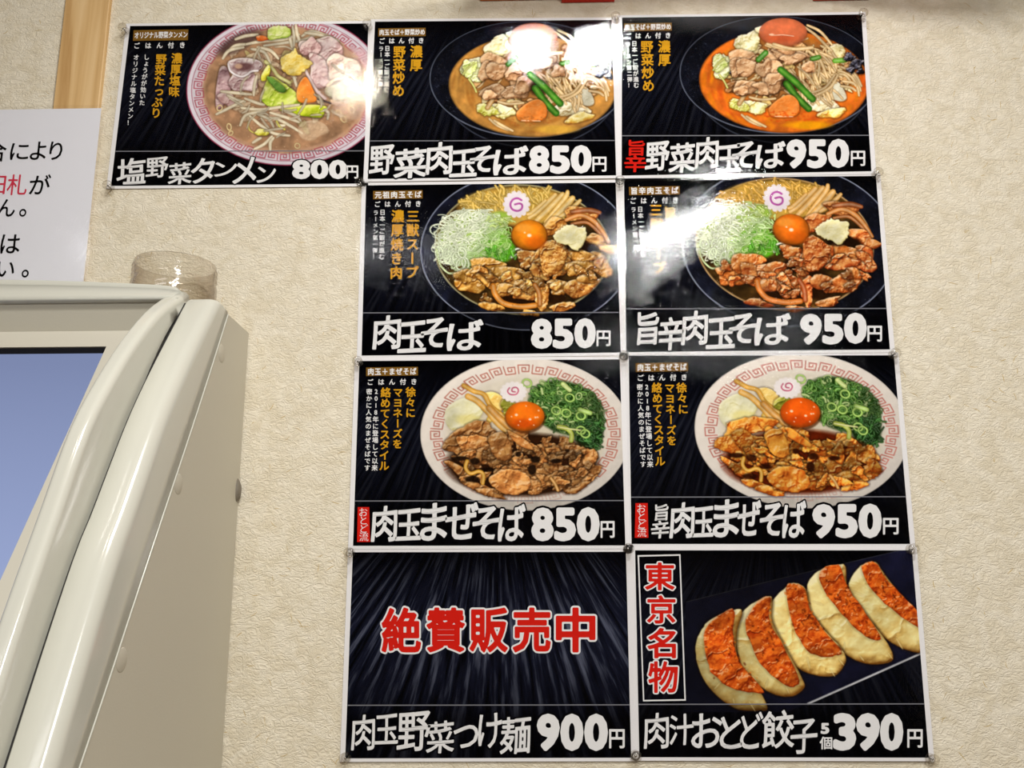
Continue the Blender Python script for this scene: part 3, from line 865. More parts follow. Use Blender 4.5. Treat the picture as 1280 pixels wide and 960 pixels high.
def art_maze(spicy):
    p = Paint(24, 40, 1226, 935, .56)
    p.ell(640, 482, 614, 448, (196, 188, 180), soft=3)
    p.ell(640, 482, 609, 443, (228, 220, 210), soft=4, shade=lambda u, v, r, c: c * np.clip(1.0 - .05 * v * (r > .6) - .03 * u, 0, 1.1)[..., None])
    p.ell(645, 470, 470, 330, (226, 217, 200), soft=50, alpha=False)
    p.ell(640, 520, 455, 300, (214, 202, 178), soft=40, op=.8, alpha=False)
    def fade(th):
        t = (th + 10 * math.pi) % (2 * math.pi)
        s = math.sin(t)     # bottom: s>0
        return .95 if s < .55 else .3
    p.meander(640, 482, 612, 446, .795, .905, 40, (188, 116, 100) if not spicy else (196, 118, 106), 6.5, fade, .08)
    # mayonnaise / onion heap
    p.blob([(180, 330), (240, 285), (310, 268), (380, 300), (395, 350), (340, 420), (230, 460), (190, 440), (170, 390)], (232, 226, 178), (246, 242, 212), (196, 178, 110), fold=.5, fs=90, R=20, shadow=.15, spec=.05)
    p.ell(310, 400, 70, 34, (228, 214, 130), soft=20, op=.6, alpha=False)
    # menma
    mm = dict(dark=(150, 92, 30))
    p.strand([(400, 330), (440, 370), (430, 400)], 34, (226, 190, 90), **mm)
    p.blob([(390, 250), (450, 235), (510, 270), (520, 330), (470, 350), (420, 300)], (224, 186, 96), (240, 214, 140), (170, 116, 44), fold=.5, R=16)
    p.strand([(280, 198), (340, 232), (400, 252), (440, 320), (520, 380)], 26, (218, 164, 62), **mm)
    p.strand([(305, 262), (360, 290), (420, 350), (480, 420), (560, 490)], 34, (222, 172, 84), **mm)
    p.strand([(430, 330), (500, 400), (590, 480)], 36, (216, 158, 76), **mm)
    p.lump(540, 330, 50, 44, 0, (140, 140, 40), (200, 196, 90), (60, 60, 16))
    # green onions
    p.ell(880, 330, 225, 150, (40, 72, 24), rot=.35, soft=20, alpha=False)
    p.ell(1010, 470, 85, 110, (26, 50, 18), soft=18, alpha=False)
    for i in range(440):
        t = U(0, 6.283); q = math.sqrt(U(0, 1))
        u, v = 235 * q * math.cos(t), 140 * q * math.sin(t)
        x = 880 + u * .93 - v * .36; y = 325 + u * .36 + v * .93
        if y > 560: continue
        k = U(0, 1)
        c = np.array([66, 118, 40]) if k < .5 else (np.array([108, 160, 62]) if k < .82 else np.array([182, 206, 128]))
        if x > 980 or y > 420: c = c * .72
        if U(0, 1) < .45: p.ring(x, y, U(11, 22), U(8, 17), U(0, 3), U(5, 8), c, dark=c * .45, shadow=.5)
        else:
            a = U(0, 3.14); L = U(16, 38)
            p.strand([(x, y), (x + L * math.cos(a) * .5 + U(-5, 5), y + L * math.sin(a) * .5 + U(-5, 5)), (x + L * math.cos(a), y + L * math.sin(a))], U(8, 16), c, dark=c * .4)
    for i in range(70):
        x, y = U(960, 1085), U(400, 575)
        if (x - 1010) ** 2 / 85 ** 2 + (y - 480) ** 2 / 110 ** 2 < 1:
            c = np.array([52, 108, 38]) * U(.5, 1.2); p.strand([(x, y), (x + U(-24, 24), y + U(-18, 18)), (x + U(-34, 34), y + U(-26, 26))], U(7, 12), c, dark=c * .35)
    for x, y in ((820, 345), (880, 360), (965, 375), (900, 270), (650, 185), (965, 460), (990, 480)): p.ring(x, y, 26, 22, .3, 10, (168, 206, 96), shadow=.5)
    p.strand([(860, 190), (900, 225)], 26, (206, 222, 140)); p.strand([(960, 340), (1020, 360)], 26, (176, 206, 110))
    # naruto
    for k in range(15):
        t = 2 * math.pi * k / 15; p.ell(571 + 68 * math.cos(t), 236 + 52 * math.sin(t), 12, 11, (238, 230, 226))
    p.ell(571, 236, 72, 55, (241, 234, 231))
    p.strand([(548, 212), (537, 232), (552, 250), (586, 250), (600, 228), (588, 210), (566, 214), (563, 232), (582, 236)], 7.5, (196, 92, 122), shadow=0, dark=(200, 110, 130), light=(196, 92, 122))
    # meat
    if spicy: b, l, d = (200, 106, 34), (240, 178, 78), (112, 36, 8)
    else: b, l, d = (156, 100, 52), (206, 154, 92), (58, 30, 12)
    p.ell(620, 660, 440, 185, tuple(np.array(d) * .9), soft=26, op=1, alpha=False)
    for a in ((260, 700, 110, 28, .6), (360, 790, 90, 26, .35), (450, 830, 90, 26, .2), (300, 640, 90, 30, .4)):
        p.lump(*a, b, l, d, fold=1.3, rag=4)
    big = ((330, 470, 150, 56, -.25), (260, 560, 100, 66, .1), (350, 555, 110, 70, .2), (400, 620, 70, 52, .4), (500, 540, 66, 86, -.2), (470, 600, 60, 56, .2), (610, 500, 70, 50, .6), (660, 560, 80, 36, .4), (520, 620, 50, 56, .2),
           (590, 640, 54, 60, .2), (640, 720, 90, 60, .1), (560, 750, 120, 80, .2), (720, 660, 70, 70, 0), (760, 740, 90, 56, 0), (830, 690, 90, 50, .3), (800, 590, 90, 56, .5), (880, 570, 90, 62, .3), (960, 610, 90, 66, .3),
           (1010, 620, 54, 60, 0), (1000, 730, 80, 34, -.2), (930, 790, 80, 32, -.3), (900, 740, 90, 44, -.2), (700, 790, 70, 40, 0), (840, 780, 60, 34, .1), (1030, 690, 50, 40, .2), (730, 590, 50, 50, 0))
    for a in big:
        f = U(.82, 1.12)
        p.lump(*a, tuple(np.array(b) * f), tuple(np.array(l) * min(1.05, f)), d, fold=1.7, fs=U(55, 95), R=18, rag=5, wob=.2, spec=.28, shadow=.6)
    for i in range(38):
        t = U(0, 6.283); q = math.sqrt(U(0, 1)); x, y = 625 + 400 * q * math.cos(t), 655 + 140 * q * math.sin(t)
        if y < 560 and x < 740: continue
        f = U(.62, 1.2)
        p.lump(x, y, U(28, 56), U(16, 30), U(-1, 1), tuple(np.array(b) * f), tuple(np.minimum(250, np.array(l) * f)), tuple(np.array(d) * .8), fold=1.6, fs=U(36, 60), R=10, rag=4, spec=.3, shadow=.75, wob=.26)
    for x, y, rx, ry in ((260, 625, 50, 14), (345, 640, 30, 20), (420, 690, 40, 14), (680, 690, 24, 30), (885, 578, 12, 9), (515, 486, 10, 9), (700, 630, 30, 20), (600, 600, 18, 16), (330, 745, 44, 18), (820, 640, 34, 14)):
        p.ell(x, y, rx, ry, tuple(np.array(d) * .4), soft=7, op=.85, alpha=False)
    p.blob([(430, 500), (490, 470), (530, 490), (560, 560), (560, 620), (520, 640), (470, 620), (440, 570)], b if not spicy else (220, 140, 50), l, d, fold=.9, fs=100, R=16, rag=3)
    p.blob([(430, 740), (500, 690), (580, 690), (650, 720), (670, 790), (600, 835), (510, 830), (450, 790)], tuple(np.array(b) * 1.12), tuple(np.minimum(255, np.array(l) * 1.06)), d, fold=1.2, fs=110, R=16, rag=5)
    p.lump(615, 525, 88, 25, .62, tuple(np.array(b) * 1.12), l, d, fold=.7, fs=90, R=14)
    p.strand([(300, 640), (292, 680), (320, 712), (370, 700), (396, 720), (392, 770)], 21, (226, 170, 62), dark=(140, 84, 22), shadow=.6)
    p.strand([(835, 440), (880, 450), (910, 480), (908, 520)], 26, (190, 200, 86)); p.strand([(830, 440), (900, 452), (960, 460)], 9, (226, 226, 150))
    p.strand([(790, 740), (815, 775), (830, 810)], 18, (214, 160, 84), dark=d)
    # yolk
    p.ell(640, 386, 120, 92, (90, 44, 12), soft=8, op=.7, alpha=False)
    p.ell(638, 378, 113, 86, (242, 126, 28) if not spicy else (238, 104, 24), shade=lambda u, v, r, c: c * np.clip(1.06 - .3 * r ** 3 - .14 * v, 0, 1.2)[..., None])
    p.ell(630, 420, 70, 26, (214, 70, 14), soft=22, op=.5, alpha=False)
    for x, y, r in ((588, 370, 9), (668, 396, 8), (718, 345, 5), (700, 385, 6), (645, 318, 4), (560, 380, 4), (610, 408, 4), (712, 384, 5), (690, 430, 4), (600, 430, 4)):
        p.ell(x, y, r, r * .8, (255, 226, 190), soft=3, alpha=False)
    dimy(p, 872, .9)
    return p

def art_tanmen():
    p = Paint(62, 44, 1212, 955, .56)
    p.ell(700, 470, 632, 478, (150, 60, 88), soft=2)
    p.ell(700, 470, 624, 470, (224, 218, 224), soft=3, shade=lambda u, v, r, c: c * np.clip(1.0 - .04 * u, 0, 1.1)[..., None])
    p.ell(700, 470, 599, 449, (168, 84, 104), soft=2); p.ell(700, 470, 595, 446, (222, 214, 220), soft=2)
    p.ell(700, 470, 530, 402, (196, 158, 130), soft=12, alpha=False)
    p.meander(700, 470, 630, 476, .83, .925, 46, (184, 92, 106), 6.5, None, .03)
    p.ell(695, 465, 508, 380, (176, 138, 106), soft=14, grain=.07, alpha=False)
    for i in range(160):
        t = U(0, 6.283); q = math.sqrt(U(.2, 1))
        p.ell(700 + 490 * q * math.cos(t), 470 + 370 * q * math.sin(t), U(10, 50), U(6, 24), np.array([190, 150, 114]) * U(.82, 1.14), rot=U(0, 3), soft=12, op=.4, alpha=False)
    for i in range(120):
        t = U(0, 6.283); q = math.sqrt(U(.4, 1))
        p.ell(700 + 480 * q * math.cos(t), 470 + 365 * q * math.sin(t), U(2, 6), U(2, 4), (226, 196, 160), soft=3, op=.6, alpha=False)
    for i in range(60):
        t = U(0, 6.283); q = math.sqrt(U(0, 1)); x, y = 680 + 400 * q * math.cos(t), 420 + 300 * q * math.sin(t)
        c = [(206, 180, 150), (196, 164, 136), (186, 176, 120), (214, 196, 166)][int(U(0, 4)) % 4]
        p.lump(x, y, U(24, 60), U(14, 34), U(-1, 1), c, tuple(min(250, v * 1.12) for v in c), (130, 96, 72), fold=1.2, fs=70, R=12, shadow=.3, wob=.25, op=.7)
    spc = lambda: np.array([218, 204, 172]) * U(.86, 1.06)
    p.ell(400, 170, 150, 50, (88, 66, 64), rot=-.5, soft=24, op=.8, alpha=False)
    for P in ([(330, 230), (380, 190), (460, 180)], [(300, 270), (340, 220), (430, 200)], [(450, 180), (560, 160), (680, 150), (780, 120)], [(560, 190), (700, 170), (820, 150), (900, 110)], [(740, 70), (750, 140), (740, 220)], [(700, 80), (725, 150), (735, 200)],
              [(800, 130), (860, 100), (960, 130), (1030, 160)], [(520, 200), (600, 220), (650, 270)], [(480, 210), (560, 230), (600, 300)], [(760, 60), (770, 120), (790, 180)], [(820, 110), (900, 120), (1000, 150)], [(380, 150), (440, 130), (520, 120)]):
        p.strand(P, 22, spc(), dark=(120, 96, 74), taper=.3)
    p.lump(545, 145, 40, 20, .1, (230, 110, 44), (244, 150, 84), (150, 60, 20))
    cab = ((184, 202, 92), (226, 232, 160), (110, 140, 40))
    p.blob([(585, 85), (650, 65), (720, 80), (720, 130), (640, 150), (590, 150)], *cab, fold=.9, rag=3)
    # pork, left
    pk = ((190, 156, 154), (232, 214, 212), (104, 70, 76))
    p.lump(300, 450, 46, 118, .08, (160, 122, 126), (204, 176, 176), (96, 62, 70), fold=.6)
    p.lump(330, 530, 60, 40, .6, (170, 132, 128), (210, 186, 180), (100, 70, 66), fold=.6)
    p.lump(430, 400, 90, 86, .1, *pk, fold=.9, fs=110)
    p.blob([(330, 300), (380, 270), (470, 268), (540, 290), (545, 330), (480, 360), (430, 385), (370, 365)], (196, 166, 164), (236, 222, 220), (96, 60, 66), fold=.9, edge=(240, 230, 228))
    p.ell(430, 322, 60, 26, (110, 70, 70), rot=-.1, soft=14, op=.8, alpha=False)
    p.ell(400, 318, 24, 16, (214, 180, 150), soft=8, op=.8, alpha=False)
    p.strand([(335, 305), (350, 350), (410, 382), (450, 372), (480, 350), (520, 345)], 13, (238, 228, 226), dark=(190, 160, 158))
    # pork, right
    pk2 = ((208, 172, 168), (240, 220, 216), (140, 100, 96))
    p.lump(930, 215, 140, 74, .15, *pk2, fold=1.1, fs=100)
    p.lump(850, 200, 60, 60, 0, (180, 140, 136), (224, 196, 190), (110, 76, 72), fold=1.1)
    p.lump(920, 350, 86, 120, -.2, *pk2, fold=.9, fs=100)
    p.lump(1050, 330, 110, 90, .2, (206, 174, 158), (244, 230, 214), (150, 116, 96), fold=1.0)
    p.strand([(820, 340), (860, 420), (900, 480), (945, 520)], 20, (222, 200, 194), dark=(120, 84, 80))
    p.lump(1010, 480, 60, 50, .3, (168, 162, 128), (206, 202, 170), (110, 100, 70), fold=.9)
    for P in ([(960, 440), (1010, 400), (1080, 395), (1150, 440)], [(1060, 410), (1120, 440), (1170, 480)]): p.strand(P, 20, (226, 206, 180))
    # centre
    p.strand([(740, 330), (750, 390), (765, 440)], 20, spc()); p.strand([(690, 290), (700, 340)], 16, spc())
    p.strand([(570, 290), (620, 340), (650, 380), (720, 420)], 22, (206, 200, 130), dark=(110, 110, 50))
    p.blob([(545, 370), (585, 310), (600, 340), (580, 400), (545, 410)], (214, 206, 70), (236, 230, 130), (150, 140, 30))
    p.blob([(540, 520), (570, 430), (600, 380), (680, 420), (760, 480), (800, 550), (700, 575), (600, 572)], (160, 178, 60), (208, 216, 118), (96, 120, 30), fold=.7, fs=120, rag=3)
    p.blob([(580, 395), (600, 385), (690, 450), (690, 482), (640, 470)], (78, 122, 46), (120, 160, 76), (40, 76, 24), fold=.3, R=10)
    p.blob([(660, 590), (760, 570), (860, 560), (950, 570), (945, 600), (915, 640), (820, 630), (720, 610)], (176, 192, 36), (214, 220, 84), (110, 130, 20), fold=.6, rag=4)
    p.blob([(765, 480), (790, 410), (825, 385), (860, 440), (890, 530), (840, 545), (780, 540)], (238, 128, 40), (248, 168, 90), (190, 84, 20), fold=.25, R=12)
    p.strand([(900, 525), (980, 550)], 10, (54, 40, 50), shadow=0)
    p.ell(830, 520, 60, 30, (214, 150, 70), soft=16, op=.5, alpha=False)
    for P in ([(290, 475), (380, 485), (480, 495)], [(330, 500), (390, 530), (440, 540)], [(260, 620), (340, 580), (430, 535)], [(420, 580), (540, 590), (660, 575), (780, 560)], [(440, 520), (520, 550), (560, 560)], [(495, 500), (500, 440), (515, 380)],
              [(410, 690), (440, 630), (500, 610), (560, 600)], [(470, 630), (540, 690), (620, 740), (720, 755)], [(560, 640), (640, 650), (720, 690), (800, 740)], [(600, 610), (700, 640), (780, 670)], [(520, 620), (590, 650), (620, 700)], [(500, 840), (560, 810), (610, 760)],
              [(600, 850), (600, 800), (620, 770)], [(640, 660), (650, 690), (690, 690)], [(490, 800), (520, 780), (540, 770)], [(690, 600), (760, 630), (790, 660)], [(940, 590), (965, 610), (960, 650)]):
        p.strand(P, 21, spc(), dark=(140, 112, 84), taper=.3)
    p.strand([(460, 670), (470, 720), (520, 745), (560, 740)], 9, (206, 190, 90)); p.lump(545, 735, 40, 22, .1, (206, 196, 70), (232, 226, 130), (140, 120, 40))
    p.strand([(640, 665), (660, 700), (690, 715)], 12, (216, 204, 90))
    p.lump(860, 720, 90, 70, .1, (184, 160, 132), (214, 194, 166), (150, 120, 92), fold=.6, shadow=0, op=.6)
    for x, y in ((1030, 610), (1060, 650), (1110, 590), (340, 700), (350, 740), (770, 820), (280, 580)): p.ring(x, y, U(14, 26), U(10, 18), U(0, 3), 8, (222, 196, 140), shadow=.2)
    # more sprouts floating over the soup
    for i in range(34):
        t = U(0, 6.283); q = U(.25, .8); x, y = 700 + 480 * q * math.cos(t), 480 + 350 * q * math.sin(t)
        if 560 < x < 900 and 230 < y < 560: continue
        a = U(0, 3.14); L = U(30, 60)
        p.strand([(x - L * math.cos(a), y - L * math.sin(a)), (x + U(-12, 12), y + U(-12, 12)), (x + L * math.cos(a), y + L * math.sin(a))], U(12, 18), spc() * .95, dark=(150, 120, 90), taper=.4, op=.8)
    # ginger
    p.blob([(670, 260), (730, 235), (755, 200), (775, 240), (820, 270), (866, 300), (830, 330), (780, 372), (700, 370), (668, 320)], (238, 206, 96), (250, 232, 156), (180, 136, 44), fold=.8, fs=50, R=14, rag=6, spec=.15)
    dimy(p, 850, .96)
    return p

def art_gyoza():
    p = Paint(232, 42, 1192, 700, .86)
    # dark serving plate with its bright edge
    w = p.win(232, 42, 1192, 700); sl, X, Y = w
    up = 250 - (X - 240) * .245; low = 662 - (X - 730) * .45
    m = (np.clip((Y - up) / 3, 0, 1) * np.clip((low - Y) / 3, 0, 1))
    col = np.stack([16 + 10 * (X / 1200), 17 + 10 * (X / 1200), 27 + 22 * (X / 1200)], -1) * (1 + .1 * fbm(X, Y, 200))[..., None]
    p.put(sl, col, m)
    p.strand([(235, 251), (660, 146), (1100, 42)], 3, (70, 70, 78), shadow=0, op=.7)
    p.strand([(728, 663), (960, 560), (1192, 456)], 9, (178, 178, 182), shadow=0, dark=(140, 140, 146))
    G = [([(300, 360), (340, 320), (440, 280), (462, 300), (440, 380), (450, 500), (520, 590), (565, 680), (520, 690), (430, 680), (330, 600), (280, 500), (275, 420)],
          [(318, 350), (400, 285), (432, 296), (425, 380), (450, 490), (530, 585), (545, 620), (440, 605), (350, 550), (308, 440)]),
         ([(440, 330), (500, 260), (570, 228), (585, 250), (585, 330), (640, 440), (700, 550), (712, 600), (650, 635), (560, 610), (470, 530), (440, 430)],
          [(478, 320), (540, 236), (578, 236), (572, 320), (628, 430), (694, 570), (640, 590), (540, 505), (490, 400)]),
         ([(580, 260), (640, 190), (670, 175), (720, 200), (740, 290), (800, 370), (870, 450), (878, 500), (830, 550), (730, 540), (640, 480), (580, 370)],
          [(640, 200), (668, 176), (715, 200), (736, 280), (795, 370), (862, 446), (840, 468), (740, 460), (670, 350)]),
         ([(730, 170), (780, 120), (850, 100), (880, 110), (890, 200), (960, 300), (1050, 420), (1065, 490), (960, 500), (860, 450), (760, 340), (725, 240)],
          [(775, 130), (850, 100), (884, 180), (960, 295), (1022, 400), (960, 390), (868, 305), (798, 210)]),
         ([(900, 160), (940, 105), (1000, 90), (1030, 130), (1100, 220), (1190, 320), (1200, 446), (1110, 440), (1000, 370), (920, 280), (893, 200)],
          [(945, 108), (1000, 92), (1040, 155), (1110, 225), (1195, 320), (1190, 362), (1080, 292), (985, 200)])]
    for i in (4, 3, 2, 1, 0):
        body, char = G[i]
        o = np.array([0, 0]) 
        k = 1 if i > 1 else .9
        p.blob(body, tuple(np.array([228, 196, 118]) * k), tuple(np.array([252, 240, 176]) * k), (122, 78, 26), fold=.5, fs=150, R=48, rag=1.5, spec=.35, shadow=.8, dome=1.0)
        c = np.mean(body, 0)
        for q in range(7):          # pleats
            a = body[len(body) - 5 + (q % 5)] if q < 5 else body[6]
            a = np.array(a, float); dirn = (c - a) / (np.linalg.norm(c - a) + 1e-6)
            st = a + dirn * U(4, 12) + np.array([U(-14, 14), U(-14, 14)])
            p.strand([tuple(st), tuple(st + dirn * U(22, 46) + np.array([U(-9, 9), U(-9, 9)]))], U(5, 9), np.array([238, 216, 146]) * k, dark=(190, 150, 80), light=(252, 240, 190), shadow=.16, op=.6, taper=.7)
        p.blob(char, (178, 66, 18), (234, 124, 42), (84, 26, 8), fold=.9, fs=52, R=10, rag=3.5, spec=.45, shadow=.25)
        hc = np.array(char, float)
        for q in range(60):
            u = U(0, 1); a = hc[int(U(0, len(hc))) % len(hc)]; b = hc.mean(0)
            x, y = a * u + b * (1 - u)
            p.ell(x + U(-10, 10), y + U(-10, 10), U(2, 8), U(2, 5), (90, 26, 6) if U(0, 1) < .5 else (236, 120, 30), rot=1, soft=3, op=.55, alpha=False)
    dimy(p, 668, .8)
    return p

# ------------------------------------------------------------------ the posters
CROP = {1: (130, 20, 3.765), 2: (450, 10, 3.765), 3: (770, 10, 3.765), 4: (440, 220, 3.657), 5: (770, 210, 3.556),
        6: (430, 440, 3.556), 7: (780, 430, 3.459), 8: (420, 675, 3.368), 9: (785, 675, 3.2405)}
QUAD = {1: [(163.2, 33.3), (460.7, 30), (139.3, 233.0), (454.8, 230)], 2: [(469.1, 28.1), (764.7, 25.9), (460, 224.5), (770, 220)],
        3: [(777.4, 23.3), (1076, 19.3), (776.8, 220.5), (1088.5, 215)], 4: [(457.8, 232.3), (769.5, 228.7), (452.3, 444.8), (775.8, 441)],
        5: [(779.8, 224), (1094.2, 220.7), (782.7, 440.6), (1111.7, 437.2)], 6: [(449.7, 451.8), (774.5, 449.8), (441.8, 682.4), (781.5, 681.9)],
        7: [(785.8, 445), (1116.8, 444.5), (789.3, 680), (1137, 680)], 8: [(441.4, 690.4), (782.2, 689.8), (431.9, 947.6), (788.8, 946.7)],
        9: [(793.6, 688), (1139, 688), (798.9, 946), (1160, 946.6)]}
DEPTH = {1: .0010, 2: .0014, 3: .0018, 4: .0010, 5: .0014, 6: .0018, 7: .0010, 8: .0014, 9: .0018}
def homog(src):
    dst = [(0, 1), (1, 1), (0, 0), (1, 0)]
    A = []; b = []
    for (x, y), (u, v) in zip(src, dst):
        A.append([x, y, 1, 0, 0, 0, -u * x, -u * y]); b.append(u)
        A.append([0, 0, 0, x, y, 1, -v * x, -v * y]); b.append(v)
    h = np.linalg.solve(np.array(A, float), np.array(b, float))
    return np.append(h, 1).reshape(3, 3)
HOM = {k: homog(q) for k, q in QUAD.items()}
WQ = {k: [hit(*c) for c in q] for k, q in QUAD.items()}
def px_uv(n, P):
    q = np.c_[P, np.ones(len(P))] @ HOM[n].T
    return q[:, :2] / q[:, 2:]
def uv_wall(n, uv, lift):
    TL, TR, BL, BR = WQ[n]
    u = uv[:, :1]; v = uv[:, 1:]
    W = (TL * (1 - u) + TR * u) * v + (BL * (1 - u) + BR * u) * (1 - v)
    W[:, 1] = -(DEPTH[n] + lift)
    return W
def mapper(n):
    ox, oy, s = CROP[n]
    def f(P, lift):
        return uv_wall(n, px_uv(n, P / s + [ox, oy]), lift)
    return f
def set_uv(o, uvv):
    me = o.data
    L = np.zeros(len(me.loops), np.int32); me.loops.foreach_get('vertex_index', L)
    layer = me.uv_layers.new(name='sheet')
    layer.data.foreach_set('uv', uvv[L].astype(np.float32).ravel())

M_PRINT = {n: print_material('dark_board_print', True, .5, .5, 1.5, 60) for n in (1,)}
M_PR = M_PRINT[1]
M_PR8 = print_material('grained_board_print', False, 1.25, .52, 1.7, 46)
M_FILM = {n: film_material('laminate_film', .05, n * 3.1) for n in range(10)}
M_FILM[5] = film_material('laminate_film', .34, 1.3)

INKGAIN = .95
_art = {}
def picture(n, painter, key, crop, home, parent):
    """printed dish picture: colour held per vertex on a fine flat grid of the sheet"""
    p = painter
    C, A = p.down()
    H, W = A.shape
    xs = p.x0 + (np.arange(W) * 2 + 1) / p.k; ys = p.y0 + (np.arange(H) * 2 + 1) / p.k
    X, Y = np.meshgrid(xs, ys)
    P = np.c_[X.ravel() / crop[2] + crop[0], Y.ravel() / crop[2] + crop[1]]
    uv = px_uv(home, P)
    ok = ((uv > -.0005) & (uv < 1.0005)).all(1)
    uv = np.clip(uv, 0, 1)
    use = (A.ravel() > 0.0)
    use = use.reshape(H, W)
    okg = ok.reshape(H, W)
    # keep cells with any ink and not wholly outside the sheet
    cell = (use[:-1, :-1] | use[1:, :-1] | use[:-1, 1:] | use[1:, 1:]) & (okg[:-1, :-1] | okg[1:, 1:] | okg[:-1, 1:] | okg[1:, :-1])
    i, j = np.nonzero(cell)
    idx = np.arange(H * W).reshape(H, W)
    Q = np.stack([idx[i, j], idx[i + 1, j], idx[i + 1, j + 1], idx[i, j + 1]], 1)
    used = np.unique(Q)
    remap = -np.ones(H * W, np.int64); remap[used] = np.arange(len(used))
    Q = remap[Q]
    V = uv_wall(n, uv[used], .00040)
    o = fast_mesh('dish_picture', V, Q, M_PR, parent)
    set_uv(o, uv[used])
    colr = np.clip(lin(C.reshape(-1, 3)[used]) * INKGAIN, 0, 1)
    at = o.data.color_attributes.new(name='ink', type='FLOAT_COLOR', domain='POINT')
    at.data.foreach_set('color', np.c_[colr, np.clip(A.ravel()[used] * 1.0, 0, 1)].astype(np.float32).ravel())
    return o

FILM_MARGIN = .0042
POSTER_LABEL = {
    1: ('laminated menu poster of pale vegetable noodle soup at 800, leftmost of the top row', 'poster'),
    2: ('laminated menu poster of stir-fried vegetable noodles at 850 with lamp glare on the egg', 'poster'),
    3: ('laminated menu poster of spicy orange vegetable noodles at 950 in the top right corner', 'poster'),
    4: ('laminated menu poster of black noodle bowl at 850 with pale spring onion heap, without glare', 'poster'),
    5: ('laminated menu poster of black noodle bowl at 950 with white glare over its spring onions', 'poster'),
    6: ('laminated menu poster of soupless noodles at 850, brown pork in a white bowl', 'poster'),
    7: ('laminated menu poster of spicy soupless noodles at 950, orange-red pork in a white bowl', 'poster'),
    8: ('laminated menu poster at 900 with big red lettering on dark boards and no dish', 'poster'),
    9: ('laminated menu poster of five fried dumplings at 390 with a boxed red vertical heading', 'poster')}
TITLES = {
    1: dict(t=[('塩', 62, 668, 200, 792), ('野', 200, 665, 305, 760), ('菜', 305, 690, 415, 792), ('タ', 410, 668, 525, 788), ('ン', 522, 685, 630, 755), ('メ', 610, 665, 720, 790), ('ン', 722, 706, 812, 785)],
            p=[('8', 888, 678, 974, 770), ('0', 974, 678, 1059, 770), ('0', 1060, 678, 1146, 770)], y=('円', 1142, 705, 1198, 768), line=637),
    2: dict(t=[('野', 45, 648, 165, 785), ('菜', 163, 662, 320, 802), ('肉', 316, 632, 440, 785), ('玉', 428, 668, 556, 797), ('そ', 520, 652, 640, 774), ('ば', 632, 655, 796, 787)],
            p=[('8', 800, 650, 896, 784), ('5', 898, 650, 992, 784), ('0', 994, 648, 1092, 782)], y=('円', 1095, 703, 1160, 774), line=628),
    3: dict(t=[('野', 138, 632, 252, 767), ('菜', 250, 638, 374, 777), ('肉', 376, 610, 484, 757), ('玉', 475, 648, 590, 775), ('そ', 545, 633, 666, 755), ('ば', 658, 635, 798, 757)],
            p=[('9', 803, 622, 896, 759), ('5', 899, 622, 992, 759), ('0', 995, 620, 1096, 757)], y=('円', 1103, 676, 1170, 748), line=605),
    4: dict(t=[('肉', 98, 638, 225, 792), ('玉', 212, 666, 342, 808), ('そ', 315, 650, 440, 784), ('ば', 435, 662, 602, 797)],
            p=[('8', 820, 654, 917, 792), ('5', 919, 654, 1014, 792), ('0', 1017, 652, 1115, 790)], y=('円', 1118, 708, 1182, 780), line=628),
    5: dict(t=[('旨', 92, 638, 190, 787), ('辛', 185, 663, 300, 810), ('肉', 293, 635, 408, 787), ('玉', 402, 666, 530, 804), ('そ', 500, 648, 622, 780), ('ば', 615, 652, 776, 787)],
            p=[('9', 818, 650, 914, 787), ('5', 916, 650, 1010, 787), ('0', 1012, 645, 1113, 784)], y=('円', 1115, 703, 1180, 774), line=628),
    6: dict(t=[('肉', 125, 683, 237, 842), ('玉', 232, 698, 345, 837), ('ま', 340, 670, 460, 837), ('ぜ', 448, 673, 597, 832), ('そ', 570, 688, 692, 832), ('ば', 685, 680, 806, 840)],
            p=[('8', 833, 692, 932, 842), ('5', 934, 692, 1031, 842), ('0', 1034, 690, 1136, 842)], y=('円', 1140, 752, 1202, 827), line=663),
    7: dict(t=[('旨', 132, 690, 192, 762), ('辛', 114, 762, 196, 838), ('肉', 200, 683, 304, 838), ('玉', 298, 703, 388, 834), ('ま', 385, 670, 498, 834), ('ぜ', 488, 678, 592, 828), ('そ', 585, 688, 692, 828), ('ば', 685, 680, 786, 837)],
            p=[('9', 814, 692, 912, 840), ('5', 914, 692, 1010, 840), ('0', 1012, 690, 1113, 840)], y=('円', 1118, 752, 1185, 824), line=662),
    8: dict(t=[('肉', 68, 733, 165, 882), ('玉', 165, 733, 264, 857), ('野', 260, 722, 400, 885), ('菜', 383, 760, 500, 894), ('つ', 495, 778, 602, 872), ('け', 600, 728, 700, 872), ('麺', 693, 740, 822, 897)],
            p=[('9', 848, 730, 944, 887), ('0', 946, 730, 1043, 887), ('0', 1046, 730, 1145, 887)], y=('円', 1150, 795, 1215, 876), line=695),
    9: dict(t=[('肉', 65, 698, 164, 842), ('汁', 165, 703, 264, 827), ('お', 255, 698, 380, 838), ('と', 370, 710, 460, 842), ('ど', 453, 698, 547, 842), ('餃', 540, 688, 672, 840), ('子', 655, 725, 765, 862)],
            p=[('3', 829, 700, 922, 852), ('9', 922, 700, 1018, 852), ('0', 1018, 700, 1112, 852)], y=('円', 1128, 765, 1190, 840), line=665)}
